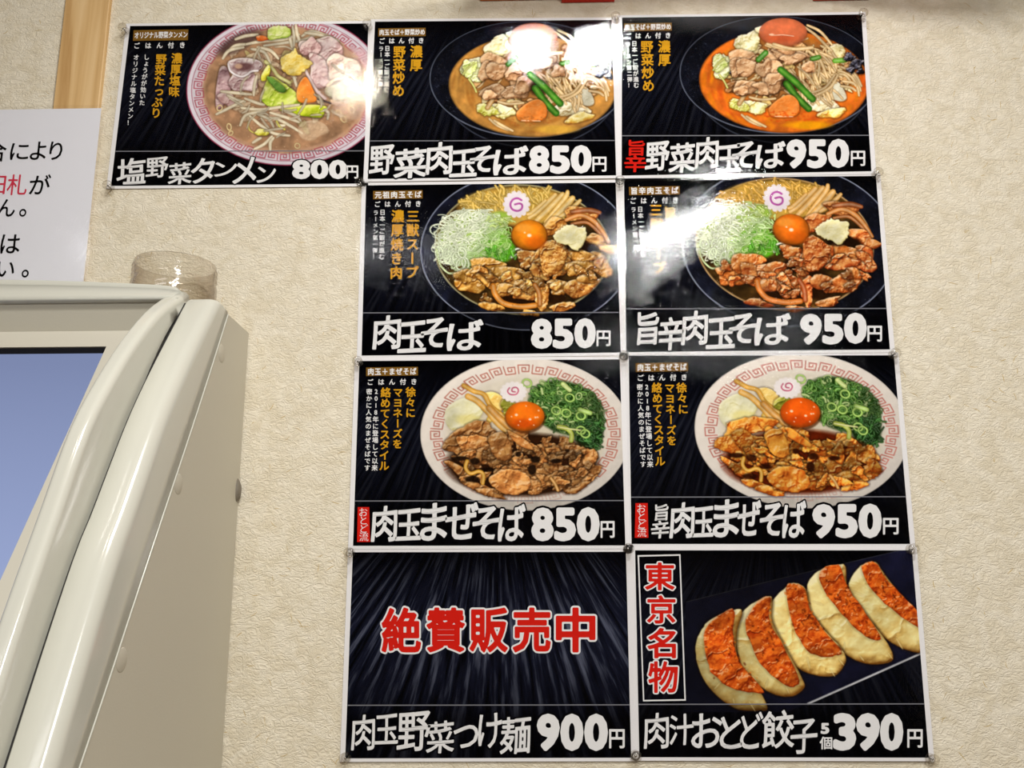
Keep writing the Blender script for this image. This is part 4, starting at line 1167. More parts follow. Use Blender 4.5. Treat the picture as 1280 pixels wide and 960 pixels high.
# captions: kind, text, start, end, size   (label box given separately)
CAP = {
    1: dict(box=((142, 70), (400, 66), (398, 116), (139, 119)), head=('オリジナル野菜タンメン', 157, 94, 386, 90, 32, .72), rice=((157, 142), (372, 139), 30),
            gold=[('濃厚塩味', 346, 201, 333, 356, 52), ('野菜たっぷり', 273, 205, 249, 456, 52)], white=[('しょうがが効いた', 203, 195, 182, 408, 28), ('オリジナル塩タンメン！', 155, 196, 124, 502, 28)]),
    2: dict(box=((88, 100), (313, 97), (313, 136), (87, 138)), head=('肉玉そば＋野菜炒め', 104, 119, 299, 117, 29, .82), rice=((105, 159), (292, 157), 29),
            gold=[('濃厚', 269, 209, 268, 272, 60), ('野菜炒め', 189, 211, 184, 392, 60)], white=[('日本一ご飯が進む', 131, 194, 127, 388, 27), ('ラーメン第二弾！', 101, 196, 97, 388, 25)]),
    3: dict(box=((37, 78), (263, 74), (264, 111), (38, 114)), head=('肉玉そば＋野菜炒め', 53, 96, 249, 93, 29, .82), rice=((57, 137), (246, 134), 29),
            gold=[('濃厚', 228, 187, 229, 249, 60), ('野菜炒め', 146, 188, 153, 370, 60)], white=[('日本一ご飯が進む', 86, 173, 95, 368, 27), ('ラーメン第二弾！', 56, 177, 66, 368, 25)]),
    4: dict(box=((98, 71), (325, 67), (325, 105), (98, 109)), head=('元祖肉玉そば', 121, 90, 304, 87, 33, .98), rice=((117, 132), (305, 130), 29),
            gold=[('三獣スープ', 281, 187, 276, 443, 60), ('濃厚焼き肉', 211, 187, 204, 445, 60)], white=[('日本一ご飯が進む', 141, 169, 137, 372, 27), ('ラーメン第一弾！', 110, 171, 106, 372, 25)]),
    5: dict(box=((57, 87), (283, 83), (284, 120), (58, 124)), head=('旨辛肉玉そば', 80, 105, 262, 102, 33, .98), rice=((75, 149), (265, 146), 29),
            gold=[('旨辛', 240, 202, 242, 262, 56), ('三獣スープ', 178, 190, 192, 446, 58)], white=[('日本一ご飯が進む', 107, 186, 121, 384, 26), ('ラーメン第一弾！', 77, 188, 91, 384, 25)]),
    6: dict(box=((100, 71), (330, 68), (330, 106), (100, 109)), head=('肉玉＋まぜそば', 121, 90, 309, 88, 33, .88), rice=((118, 136), (312, 134), 29),
            gold=[('徐々に', 298, 180, 297, 272, 46), ('マヨネーズを', 241, 182, 239, 410, 44), ('絡めてくスタイル', 187, 182, 180, 507, 46)],
            white=[('2018年に登場して以来', 145, 178, 138, 516, 28), ('密かに人気のまぜそばです', 114, 178, 105, 516, 27)]),
    7: dict(box=((50, 84), (277, 80), (278, 118), (51, 122)), head=('肉玉＋まぜそば', 71, 103, 257, 100, 33, .88), rice=((70, 148), (260, 145), 29),
            gold=[('徐々に', 249, 190, 256, 282, 46), ('マヨネーズを', 197, 192, 206, 418, 44), ('絡めてくスタイル', 142, 190, 156, 507, 46)],
            white=[('2018年に登場して以来', 98, 187, 113, 520, 28), ('密かに人気のまぜそばです', 68, 187, 82, 520, 27)])}

def build_poster(n, art=None):
    lab, cat = POSTER_LABEL[n]
    TL, TR, BL, BR = WQ[n]
    base = (BL + BR) / 2
    root = empty('menu_poster', (base[0], 0, base[2] - .004), lab, cat)
    # sheet of paper with its white border
    cen = (TL + TR + BL + BR) / 4
    def grown(mx, mz):
        out = []
        for P, (sx, sz) in zip((TL, TR, BR, BL), ((-1, 1), (1, 1), (1, -1), (-1, -1))):
            out.append(np.array([P[0] + sx * mx, P[1], P[2] + sz * mz]))
        return out
    def slab(name, Q, y0, y1, mat, par):
        V = [(q[0], -y0, q[2]) for q in Q] + [(q[0], -y1, q[2]) for q in Q]
        F = [(0, 1, 2, 3), (7, 6, 5, 4)] + [(i, 4 + i, 4 + (i + 1) % 4, (i + 1) % 4) for i in range(4)]
        return mesh_obj(name, V, F, mat, par)
    d = DEPTH[n]
    slab('paper_sheet', grown(.0052, .0034), d - .0004, d + .0002, M_WHITE, root)
    uv = np.array([(0, 1), (0, 0), (1, 0), (1, 1)], float)
    o = fast_mesh('printed_panel', uv_wall(n, uv, .00030), np.array([[0, 1, 2, 3]]), M_PR8 if n == 8 else M_PR, root)
    set_uv(o, uv)
    if n != 8:
        at = o.data.color_attributes.new(name='ink', type='FLOAT_COLOR', domain='POINT')
        at.data.foreach_set('color', [0.0] * 16)
    if art is not None: picture(n, *art, root)
    mp = mapper(n)
    T = TITLES[n]
    ln = Ink(mp, .00046)
    y = T['line']; P = np.array(QUAD[n]); ox, oy, s = CROP[n]
    def edge(side, yy):      # x of the sheet's printed edge at crop height yy
        a, b = (P[0], P[2]) if side == 0 else (P[1], P[3])
        t = ((yy / s + oy) - a[1]) / (b[1] - a[1]); return ((a[0] + (b[0] - a[0]) * t) - ox) * s
    ln.poly([(edge(0, y), y + 2.4), (edge(1, y), y + 2.4 - 2), (edge(1, y), y - 2.2 - 2), (edge(0, y), y - 2.2)])
    ln.build('rule_line', M_LINE, root)
    sty = dict(dil=.022, res=52)
    if n == 1: sty = dict(dil=.020, res=52, ax=1.35)
    if n in (8, 9): sty = dict(dil=.013, res=52)
    sh = {1: .06, 8: .05, 9: .03}.get(n, .06)
    halo = Ink(mp, .00052); halo2 = Ink(mp, .00050); a = Ink(mp, .00058); pr = Ink(mp, .00060)
    for i, g in enumerate(T['t']):
        halo.box(*g, dil=sty['dil'], res=42, grow=.045, ax=sty.get('ax', 1), shear=sh, jig=3)
        a.box(*g, **sty, shear=sh, jig=3)
    for g in T['p']:
        halo2.box(*g, dil=.050, res=42, grow=.05)
        pr.box(*g, dil=.050, res=52)
    halo2.box(*T['y'], dil=.022, res=36, grow=.05)
    pr.box(*T['y'], dil=.022, res=40)
    halo.build('dish_name_outline', M_BLACK, root); halo2.build('price_outline', M_BLACK, root)
    a.build('dish_name_lettering', M_TEXT, root)
    pr.build('price_lettering', M_TEXT, root)
    if n == 3:
        r = Ink(mp, .00059); r.box('旨', 58, 625, 136, 700, dil=.022, res=44, shear=.05); r.box('辛', 38, 697, 142, 777, dil=.022, res=44, shear=.05)
        q = r.build('spicy_lettering', M_RED, root); q['label'] = 'red brushed lettering'
    if n in (6, 7):
        x0, y0, x1, y1 = (62, 690, 114, 845) if n == 6 else (48, 688, 102, 838)
        r = Ink(mp, .00056); r.poly([(x0 - 2, y1), (x1 + 3, y1), (x1, y0), (x0 + 1, y0)]); q = r.build('seal', M_RED, root); q['label'] = 'red upright seal with white lettering'
        w = Ink(mp, .00061); w.run('おとど流', (x0 + x1) / 2 - 1, y0 + 23, (x0 + x1) / 2 + 2, y1 - 23, 43, dil=-.002, res=34, vert=True); w.build('seal_lettering', M_TEXT, root)
    if n == 8:
        G = [('絶', 185, 275, 370, 482), ('賛', 375, 275, 555, 482), ('販', 556, 275, 735, 482), ('売', 738, 275, 915, 482), ('中', 918, 275, 1102, 482)]
        w = Ink(mp, .00050); r = Ink(mp, .00056)
        for g in G:
            w.box(g[0], g[1] + 9, g[2] + 9, g[3] - 9, g[4] - 9, dil=.030, res=60, grow=.040); r.box(g[0], g[1] + 9, g[2] + 9, g[3] - 9, g[4] - 9, dil=.030, res=60)
        w.build('heading_outline', M_TEXT, root); q = r.build('heading_lettering', M_RED, root); q['label'] = 'big red lettering with a white outline'
    if n == 9:
        G = [('東', 62, 85, 195, 210), ('京', 70, 218, 198, 345), ('名', 72, 350, 200, 485), ('物', 75, 485, 208, 625)]
        w = Ink(mp, .00050); r = Ink(mp, .00056)
        for g in G:
            w.box(g[0], g[1] + 6, g[2] + 6, g[3] - 6, g[4] - 6, dil=.024, res=52, grow=.045); r.box(g[0], g[1] + 6, g[2] + 6, g[3] - 6, g[4] - 6, dil=.024, res=52)
        w.build('heading_outline', M_TEXT, root); q = r.build('heading_lettering', M_RED, root); q['label'] = 'red upright lettering with a white outline'
        c = [(38, 62), (212, 58), (234, 650), (60, 653)]; f = Ink(mp, .00047)
        ci = [(44, 68), (207, 64), (228, 644), (65, 647)]
        for k in range(4): f.poly([c[k], c[(k + 1) % 4], ci[(k + 1) % 4], ci[k]])
        f.build('heading_box', M_TEXT, root)
        w = Ink(mp, .00060); w.box('5', 779, 740, 814, 785, dil=.05, res=36); w.box('個', 775, 795, 826, 847, dil=.02, res=36); w.build('count_lettering', M_TEXT, root)
    if n in CAP:
        c = CAP[n]
        b = Ink(mp, .00046); b.poly(list(c['box'])[::-1]); q = b.build('heading_strip', M_BROWN, root)
        w = Ink(mp, .00056)
        t, x0, y0, x1, y1, sz, wd = c['head']; w.run(t, x0, y0, x1, y1, sz, dil=.030, res=34, wid=wd)
        (x0, y0), (x1, y1), sz = c['rice']; w.run('ごはん付き', x0, y0, x1, y1, sz, dil=.024, res=32)
        for t, x0, y0, x1, y1, sz in c['white']: w.run(t, x0, y0, x1, y1, sz, dil=.020, res=30, vert=True)
        w.build('caption_lettering', M_TEXT, root)
        g = Ink(mp, .00057)
        for t, x0, y0, x1, y1, sz in c['gold']: g.run(t, x0, y0, x1, y1, sz, dil=.026, res=38, vert=True)
        q = g.build('slogan_lettering', M_GOLD, root); q['label'] = 'gold upright lettering'
    film = slab('laminate_film', grown(.0052 + FILM_MARGIN, .0034 + FILM_MARGIN), 0, 0, M_FILM[n], root)
    me = film.data
    me.clear_geometry()
    # gently waved film sheet, a single skin just proud of the print
    Q = grown(.0052 + FILM_MARGIN, .0034 + FILM_MARGIN); nx, nz = 24, 16
    V = []; F = []
    for i in range(nz + 1):
        for j in range(nx + 1):
            u, v = j / nx, i / nz
            q = (Q[0] * (1 - u) + Q[1] * u) * (1 - v) + (Q[3] * (1 - u) + Q[2] * u) * v
            ed = min(u, 1 - u, v, 1 - v)
            V.append((q[0], -(d + .0008 + .0003 * (1 - math.exp(-ed * 12)) * (1 + math.sin(u * 9 + n) * math.cos(v * 7 + 2 * n))), q[2]))
    for i in range(nz):
        for j in range(nx):
            k = i * (nx + 1) + j; F.append((k, k + nx + 1, k + nx + 2, k + 1))
    me.from_pydata(V, [], F); me.polygons.foreach_set('use_smooth', [True] * len(F)); me.update()
    film['label'] = 'clear glossy film with a margin around the paper'
    return root

VEG, NIKU, MAZE = (840, 15, 5.02), (520, 225, 4.923), (520, 440, 4.683)
build_poster(1, (art_tanmen(), 't', (220, 20, 5.052), 1))
build_poster(2, (art_veg(False), 'v', VEG, 3))
build_poster(3, (art_veg(True), 'v', VEG, 3))
build_poster(4, (art_niku(False), 'n', NIKU, 4))
build_poster(5, (art_niku(True), 'n', NIKU, 4))
build_poster(6, (art_maze(False), 'm', MAZE, 6))
build_poster(7, (art_maze(True), 'm', MAZE, 6))
build_poster(8)
build_poster(9, (art_gyoza(), 'g', (785, 675, 3.2405), 9))

# ------------------------------------------------------------------ clear push pins at the corners
M_PIN = thin_plastic('clear_acrylic', (.72, .70, .68, 1))
M_STEEL = plain('pin_steel', (.55, .54, .52, 1), rough=.25, metal=1)
PINS = [(156, 38, 'clear push pin in the top left corner of the 800 soup poster'),
        (460, 33, 'clear push pin on the top edge between the 800 soup poster and its right neighbour'),
        (769, 24, 'clear push pin on the top edge between the two vegetable noodle posters'),
        (1077, 20, 'clear push pin in the top right corner of the poster grid'),
        (137, 234, 'clear push pin in the bottom left corner of the 800 soup poster'),
        (451, 230, 'clear push pin where the 800 soup poster meets the black bowl poster below'),
        (774.5, 228.5, 'clear push pin in the middle between both vegetable posters and both black bowls'),
        (1095.5, 218, 'clear push pin on the right edge between the 950 vegetable poster and the one below'),
        (448, 453, 'clear push pin on the left edge where black bowl and white bowl posters meet'),
        (779.5, 446.5, 'clear push pin at the crossing between the black bowl and white bowl posters'),
        (1117, 443, 'clear push pin on the right edge above the spicy white bowl poster'),
        (437.5, 691, 'clear push pin at the left edge above the red lettered 900 poster'),
        (785, 686, 'clear push pin at the crossing above the 900 poster and the dumpling poster'),
        (1139, 686.5, 'clear push pin on the right edge above the dumpling poster'),
        (432, 947, 'clear push pin in the bottom left corner of the 900 poster'),
        (794.5, 944.5, 'clear push pin on the bottom edge between the 900 poster and the dumpling poster'),
        (1164, 948.5, 'clear push pin in the bottom right corner of the dumpling poster')]
def make_pin():
    root = empty('push_pin', (0, 0, 0), 'x', 'push pin', 'clear push pins holding the menu posters')
    prof = [(.0001, .0), (.0048, .0), (.0052, .0006), (.0050, .0012), (.0034, .0020), (.0028, .0040), (.0030, .0062), (.0046, .0080), (.0054, .0090), (.0055, .0100), (.0048, .0110), (.0030, .0116), (.0001, .0118)]
    h = bm_obj('pin_head', lathe_bm(prof, 28, 'y'), M_PIN, root, True)
    s = bm_obj('pin_needle', lathe_bm([(.0001, -.002), (.0007, -.002), (.0007, .0052), (.0011, .0056), (.0011, .0062), (.0001, .0062)], 10, 'y'), M_STEEL, root, True)
    return root
pin0 = make_pin()
for i, (x, y, lab) in enumerate(PINS):
    if i == 0: r = pin0
    else:
        r = pin0.copy(); COL.objects.link(r)
        for ch in list(pin0.children):
            c = ch.copy(); COL.objects.link(c); c.parent = r
    w = hit(x, y, 1, -.006)
    r.location = (w[0], -.0034, w[2])
    r['label'] = lab

# ------------------------------------------------------------------ the room
def struct(o): o['kind'] = 'structure'; return o
XL, XR, YF = -1.9, 2.2, -4.0
back = struct(bm_obj('wall_back', box_bm(XL - .1, 0, 0, XR + .1, .12, CEIL), M_WALL))
M_SIDE = plain('side_wall_paper', rgba(176, 168, 152), rough=.8, bump=.3, bscale=90)
struct(bm_obj('wall_left', box_bm(XL - .12, YF, 0, XL, 0, CEIL), M_SIDE))
struct(bm_obj('wall_right', box_bm(XR, YF, 0, XR + .12, 0, CEIL), M_SIDE))
struct(bm_obj('wall_front', box_bm(XL - .1, YF - .12, 0, XR + .1, YF, CEIL), plain('dark_panelling', rgba(70, 58, 48), rough=.6)))
struct(bm_obj('ceiling', box_bm(XL - .1, YF - .1, CEIL, XR + .1, .1, CEIL + .1), plain('ceiling_paint', rgba(118, 110, 98), rough=.9)))
struct(bm_obj('floor', box_bm(XL - .1, YF - .1, -.1, XR + .1, .1, 0), plain('floor_tile', rgba(140, 120, 98), rough=.5, var=.1, vscale=6)))
# straw fibres pressed into the wallpaper
M_FIB = plain('straw_fibre', rgba(196, 168, 108), rough=.8, var=.15, vscale=30)
V = []; F = []
for i in range(2300):
    x, z = U(-.75, 1.0), Z0 + U(-1.05, .25); a = U(0, 6.283); L = U(.003, .012); cu = U(-1.3, 1.3); wd = U(.00014, .00036)
    n = 5; base = len(V); px, pz = x, z
    for k in range(n + 1):
        w = wd * (1 - abs(2 * k / n - 1) ** 2 * .8)
        V += [(px - math.sin(a) * w, -.00012, pz + math.cos(a) * w), (px + math.sin(a) * w, -.00012, pz - math.cos(a) * w)]
        px += math.cos(a) * L / n; pz += math.sin(a) * L / n; a += cu / n
    F += [(base + 2 * k, base + 2 * k + 1, base + 2 * k + 3, base + 2 * k + 2) for k in range(n)]
fb = mesh_obj('wallpaper_fibre', V, F, M_FIB, None); fb.parent = back; fb['kind'] = 'stuff'
# bare wooden post set in the wall
M_WOOD = wood('pale_cedar', rgba(190, 148, 92), rgba(214, 176, 120), rgba(226, 192, 140))
struct(bm_obj('trim_1', box_bm(-.375, -.006, 0, -.320, .002, CEIL - .002, .0012), M_WOOD))

# ceiling lamps' housings (out of view; they carry the lights set up above)
M_LAMPCASE = plain('lamp_case', rgba(236, 234, 228), rough=.4)
for i, (x, y, sx, sy, pw, c, turn) in enumerate(LAMPS):
    bm = box_bm(-sx / 2 - .012, -sy / 2 - .012, -.010, sx / 2 + .012, sy / 2 + .012, 0, .002)
    o = bm_obj('ceiling_lamp', bm, M_LAMPCASE)
    o.location = (x, y, CEIL); o.rotation_euler.z = math.radians(turn)
    o['label'] = ['small square ceiling lamp nearest above the posters, left one', 'small square ceiling lamp nearest above the posters, right one', 'warm square ceiling lamp over the ticket machine',
                  'long ceiling lamp in the middle of the room', 'wide ceiling lamp behind the viewer on the left', 'wide ceiling lamp far behind the viewer'][i]
    o['category'] = 'lamp'

# ------------------------------------------------------------------ paper notice
def hitn(P, y): return np.array([hit(a, b, 1, y) for a, b in P])
NX1, NZ1 = -.3112, Z0 - .1065
no = empty('paper_notice', (NX1 - .105, -.008, NZ1 - .297), 'white laminated notice with black and red lettering, pinned over the wooden post', 'notice')
M_NOTE = plain('notice_paper', rgba(232, 232, 238), rough=.5, spec=.3)
bm_obj('paper_sheet', box_bm(NX1 - .206, -.0086, NZ1 - .293, NX1 - .004, -.0082, NZ1 - .004), M_NOTE, no)
bm_obj('laminate_film', box_bm(NX1 - .210, -.0094, NZ1 - .297, NX1, -.0092, NZ1), film_material('notice_film', .12, 7.7), no)
def note_map(P, lift):
    W = np.array([hit(a, b, 1, -.0087) for a, b in P]); W[:, 1] = -(.0087 + lift); return W
for line in ((('合', -17, 176, 8, 202), ('に', 13, 179, 36, 200), ('よ', 38, 177, 58, 200), ('り', 62, 177, 78, 200)), (('が', 37, 218, 63, 243),), (('ん', -3, 249, 19, 271), ('。', 24, 261, 33, 271)), (('は', 1, 293, 25, 317),), (('い', -3, 327, 18, 346), ('。', 27, 337, 36, 347))):
    k_ = Ink(note_map, .0001)
    for g in line: k_.box(*g, dil=.010, res=44, shear=.12)
    k_.build('lettering_line', M_BLACK, no)
k_ = Ink(note_map, .0001)
for g in (('旧', -15, 219, 7, 243), ('札', 9, 218, 34, 244)): k_.box(*g, dil=.006, res=44, shear=.12)
q = k_.build('lettering_line', plain('crimson_ink', rgba(206, 34, 66), rough=.7), no); q['label'] = 'crimson lettering'

# ------------------------------------------------------------------ red board above the posters
rb = empty('hanging_sign', (.48, -.04, Z0 + .02), 'red and orange hanging sign peeping in at the top edge above the posters', 'sign')
M_REDP = plain('red_lacquer', rgba(205, 40, 16), rough=.35)
M_ORP = plain('orange_lacquer', rgba(212, 98, 30), rough=.4)
# a sloping painted fascia: its foot meets the wall just above the posters, it leans out into the room
SLOPE = .508  # unseen lean and depth, shaped so the board shades the wall above the posters
def lean(name, x0, x1, z0, mat, th=.010, d0=.001, d1=.30):
    V = []
    for x in (x0, x1):
        V += [(x, -d0, z0 + SLOPE * d0), (x, -d1, z0 + SLOPE * d1), (x, -d1, z0 + SLOPE * d1 + th), (x, -d0, z0 + SLOPE * d0 + th)]
    F = [(0, 1, 2, 3), (7, 6, 5, 4)] + [(i, 4 + i, 4 + (i + 1) % 4, (i + 1) % 4) for i in range(4)]
    o = mesh_obj(name, V, F, mat, rb)
    return o
za = hit(735, 4.0)[2]; zc = hit(640, 1.5)[2]
x700, x768, x1015, x1085 = (hit(v, 3)[0] for v in (702, 768, 1016, 1086))
lean('orange_panel', .130, x700, zc, M_ORP)
lean('red_panel', x700, x768, za, M_REDP, th=.018)
lean('orange_panel', x768, x1015, zc + .006, M_ORP)
lean('red_panel', x1015, x1085, hit(1050, 1.5)[2], M_REDP, th=.018)
lean('orange_panel', x1085, .70, zc + .006, M_ORP)

# ------------------------------------------------------------------ ticket machine
M_CREAM = plain('cream_plastic', rgba(200, 199, 187), rough=.16, spec=.5, var=.015, vscale=8)
M_CREAM2 = plain('cream_painted_steel', rgba(196, 191, 174), rough=.45, bump=.08, bscale=500)
M_GAPSHADE = plain('gap_shade', rgba(30, 28, 26), rough=.8)
XS, XC = -.126, -.160
tm = empty('ticket_machine', (-.35, -.2, 0), 'cream plastic ticket machine with a slanted blue screen, standing left of the posters', 'ticket machine')
ZB = Z0 - 1.12           # how far down the modelled housing goes
def prof(pts, X):
    """side profile (y, z) of an edge seen in the photo, lying in the upright plane x = X"""
    return np.array([[h[1], h[2]] for h in (hit(a, b, 0, X) for a, b in pts)])
def extend(P, zb):
    d = P[-1] - P[-3]; t = (zb - P[-1][1]) / d[1]
    return np.vstack([P, P[-1] + d * t])
def resample(P, n):
    d = np.r_[0, np.cumsum(np.linalg.norm(np.diff(P, axis=0), axis=1))]
    t = np.linspace(0, d[-1], n)
    return np.stack([np.interp(t, d, P[:, k]) for k in (0, 1)], 1)
seam = extend(spline(prof([(285, 393), (259, 476), (233, 556), (205, 640), (166, 758), (132, 862), (99, 960)], XS), 6), ZB)
gap = extend(spline(prof([(229, 377), (212, 408), (183, 463), (153, 527), (109, 640), (88, 691), (50, 804), (0, 960)], XC), 6), ZB)
crest = extend(spline(prof([(233, 366), (205, 385), (172, 425), (137, 482), (109, 538), (75, 636), (45, 722), (21, 793), (-20, 925)], XC), 6), ZB)
ztop = seam[0][1]
# housing behind: side panel
XLm = -.56
def side_poly():
    P = [(-.0015, ztop), *[tuple(s) for s in resample(seam, 24)], (-.0015, ZB)]
    return P
P = side_poly(); n = len(P)
V = [(XS, y, z) for y, z in P] + [(XLm, y, z) for y, z in P]
F = [tuple(range(n - 1, -1, -1)), tuple(range(n, 2 * n))] + [(i, (i + 1) % n, n + (i + 1) % n, n + i) for i in range(n)]
hb = mesh_obj('housing', V, F, M_CREAM2, tm)
hb['label'] = 'plain side of the housing reaching back to the wall'
# bright seam bead
def tube(name, pts, r, mat, par, n=8):
    bm = bmesh.new(); rings = []
    pts = [Vector(p) for p in pts]
    for i, p in enumerate(pts):
        t = (pts[min(i + 1, len(pts) - 1)] - pts[max(i - 1, 0)]).normalized()
        u = t.cross(Vector((1, 0, 0))); u = u.normalized() if u.length > 1e-4 else Vector((0, 1, 0)); v = t.cross(u)
        rings.append([bm.verts.new(p + (u * math.cos(2 * math.pi * k / n) + v * math.sin(2 * math.pi * k / n)) * r) for k in range(n)])
    for a_, b_ in zip(rings, rings[1:]):
        for k in range(n): bm.faces.new((a_[k], a_[(k + 1) % n], b_[(k + 1) % n], b_[k]))
    bm.faces.new(rings[0]); bm.faces.new(rings[-1][::-1])
    return bm_obj(name, bm, mat, par, True)
SE = resample(seam, 40)
tube('seam_bead', [(XS + .0001, y, z) for y, z in SE], .0009, M_CREAM, tm)
# oval cover plugs on the side
for (px_, py_) in ((277, 442), (223, 605), (152, 825)):
    c = hit(px_, py_, 0, XS)
    bm = lathe_bm([(.0001, .0005), (.0090, .0005), (.0099, .0002), (.0100, 0), (.0001, 0)], 24, 'y')
    bmesh.ops.rotate(bm, verts=bm.verts, cent=(0, 0, 0), matrix=Matrix.Rotation(math.radians(90), 3, 'Z'))
    bmesh.ops.scale(bm, vec=(1, 1.0, .95), verts=bm.verts)
    bmesh.ops.translate(bm, vec=(XS - .0002, c[1], c[2]), verts=bm.verts)
    bm_obj('cover_plug', bm, M_CREAM2, tm, True)
# rounded side trim (between the door and the side panel)
def ribbon(name, rows, mat, par, smooth=True, closed_ends=True):
    """rows: list of equal-length point lists"""
    m = len(rows[0]); V = [p for r in rows for p in r]; F = []
    for i in range(len(rows) - 1):
        for j in range(m - 1):
            k = i * m + j; F.append((k, k + 1, k + m + 1, k + m))
    if closed_ends: F += [tuple(range(m))[::-1], tuple(range((len(rows) - 1) * m, len(rows) * m))]
    o = mesh_obj(name, V, F, mat, par, smooth)
    bm = bmesh.new(); bm.from_mesh(o.data); bmesh.ops.recalc_face_normals(bm, faces=bm.faces); bm.to_mesh(o.data); bm.free()
    return o
N_ = 46
GP, SP = resample(gap, N_), resample(seam, N_)
rows = []
W_ = XS - XC
RT = [0, .0016, .0044, .0085, .0150]        # the top of the trim rounds over
for i in range(N_):
    g, s = GP[i], SP[i] + np.array([-.0008, 0])
    # cross-section in the plane through g (front, at XC) and s (rear, at XS), rounded front corner
    row = []
    row.append((XC + .0028, *(g * .2 + s * .8)))
    row.append((XC + .0028, *(g + (s - g) * .04))); row.append((XC + .0042, *(g + (s - g) * .005)))
    fx = np.linspace(0, 1, 11)
    dgs = s - g; Ld = np.linalg.norm(dgs); dn = dgs / Ld
    R = .0115
    flat = max(.002, W_ - R)
    row.append((XC + flat, *g))
    for t in fx[1:]:
        a_ = t * math.pi / 2
        xx = XC + flat + R * math.sin(a_); back_ = R * 1.1 * (1 - math.cos(a_))
        row.append((xx, *(g + dn * back_)))
    row.append((XS, *(g + dn * (Ld * .7)))); row.append((XS, *s)); row.append((XC + .0028, *s))
    rows.append(row)
# rounded top cap: first rows pulled down and in
top_rows = []
r0 = rows[0]; r1 = rows[1]
dv = (np.array(r0[2]) - np.array(r1[2])); dv /= np.linalg.norm(dv)
cen = np.mean(np.array(r0), 0)
for k, (f, upv) in enumerate(((.80, .0056), (.90, .0048), (.965, .0028))):
    top_rows.append([tuple(cen + (np.array(p) - cen) * f + dv * upv) for p in r0])
trim = ribbon('door_trim', top_rows + rows, M_CREAM, tm)
trim['label'] = 'rounded glossy trim bar beside the door'
# dark-coloured strip standing in for the shade between door and trim
ribbon('gap_shade_strip', [[(XC + .0030, *(g * .80 + s * .20)), (XC + .0030, *(g * .90 + s * .10)), (XC - .0010, *(g * .90 + s * .10)), (XC - .0010, *(g * .80 + s * .20))] for g, s in zip(GP, SP)], M_GAPSHADE, tm, False)

# front door: curved frame whose right edge is the crest line; face = crest profile swept leftwards with a slight bow
CR = resample(crest, N_)
XLd = -.62
CR = np.vstack([CR[0] + (CR[0] - CR[2]) / np.linalg.norm(CR[0] - CR[2]) * .0065, CR])
def bow(x): return .030 * ((x - XLd) / (XC - XLd)) ** 3 * 0.0
def front_y(z):
    Z = CR[:, 1][::-1]; Y = CR[:, 0][::-1]
    return np.interp(z, Z, Y)
def hit_front(px_, py_, off=0.0):
    """sight line against the swept front face"""
    d = ray(px_, py_); lo, hi = .4, 1.6
    f = lambda t: (CAM[1] + d[1] * t) - (front_y(CAM[2] + d[2] * t + Z0) + off)
    for _ in range(50):
        m = (lo + hi) / 2
        if f(m) < 0: lo = m
        else: hi = m
    p = CAM + d * lo; return np.array([p[0], p[1], p[2] + Z0])
inner = np.array([hit_front(*q) for q in ((181, 380), (156, 415), (134, 457), (112, 502), (90, 550), (60, 620), (46, 655), (0, 779))])
XI = float(np.median(inner[:, 0]))
ZTI = float(hit_front(90, 373)[2])       # lower lip of the top rail
ZT = float(CR[0][1])
SCRX = None
# side face of the door + rounded crest + face strip up to the opening
zs = resample(CR, N_)
rows = []
for i in range(N_):
    c = zs[i]; tt = i / (N_ - 1)
    g = np.array([np.interp(c[1], GP[::-1, 1], GP[::-1, 0]), c[1]])
    # normal of the crest profile in (y, z)
    a_, b_ = zs[max(0, i - 1)], zs[min(N_ - 1, i + 1)]
    tg = (b_ - a_) / np.linalg.norm(b_ - a_); nm = np.array([-tg[1], tg[0]]);  nm = nm if nm[0] > 0 else -nm    # into the machine
    R = .0065
    dep = min(.055, .009 + i * .004)
    row = [(XC, *(c + nm * dep))]
    row.append((XC, *(c + nm * .02)))
    for t in np.linspace(0, 1, 8):
        q = t * math.pi / 2
        row.append((XC - R * (1 - math.cos(q)), *(c + nm * R * (1 - math.sin(q)))))
    for t in (.35, .7, .97): row.append((XC - R - (XC - R - XI) * t, *c))
    for t in (.3, .7, 1.0):      # inner rounded lip
        q = t * math.pi / 2; row.append((XI - .003 * math.sin(q) , *(c + nm * .003 * (1 - math.cos(q)))))
    row.append((XI - .0035, *(c + nm * dep)))
    rows.append(row)
fr = ribbon('door_frame', rows, M_CREAM, tm)
fr['label'] = 'curved door frame upright at the right of the screen'
# top rail of the door: rounded bar along x at the head of the frame
def rail_section():
    c0 = zs[0]; pts = []
    i1 = int(np.argmin(np.abs(zs[:, 1] - ZTI)))
    lip = np.array([front_y(ZTI), ZTI])
    back_y = min(-.100, c0[0] + .008)
    pts = [(back_y, ZT - .050), (back_y, ZT - .004), (back_y - .002, ZT), (c0[0] - .001, ZT + .0002)]
    for i in range(1, max(2, i1)): pts.append((zs[i][0], zs[i][1]))
    pts += [(lip[0] + .0002, lip[1]), (lip[0] + .0025, lip[1] - .0022), (lip[0] + .006, lip[1] - .0030), (lip[0] + .018, lip[1] - .0036)]
    return pts
RS = rail_section()
rows = []
tops = [hit_front(*q) for q in ((229, 367), (224, 362), (216, 360), (200, 358.5), (170, 357), (125, 355), (60, 353), (0, 352), (-60, 351.5))]
for q in tops:
    zt = q[2]; f = (zt - ZTI) / (ZT - ZTI)
    rows.append([(q[0], y, (ZTI + (z - ZTI) * f) if z > ZTI else z) for y, z in RS])
rail = ribbon('top_rail', rows, M_CREAM, tm)
rail['label'] = 'thick top rail of the door over the screen'
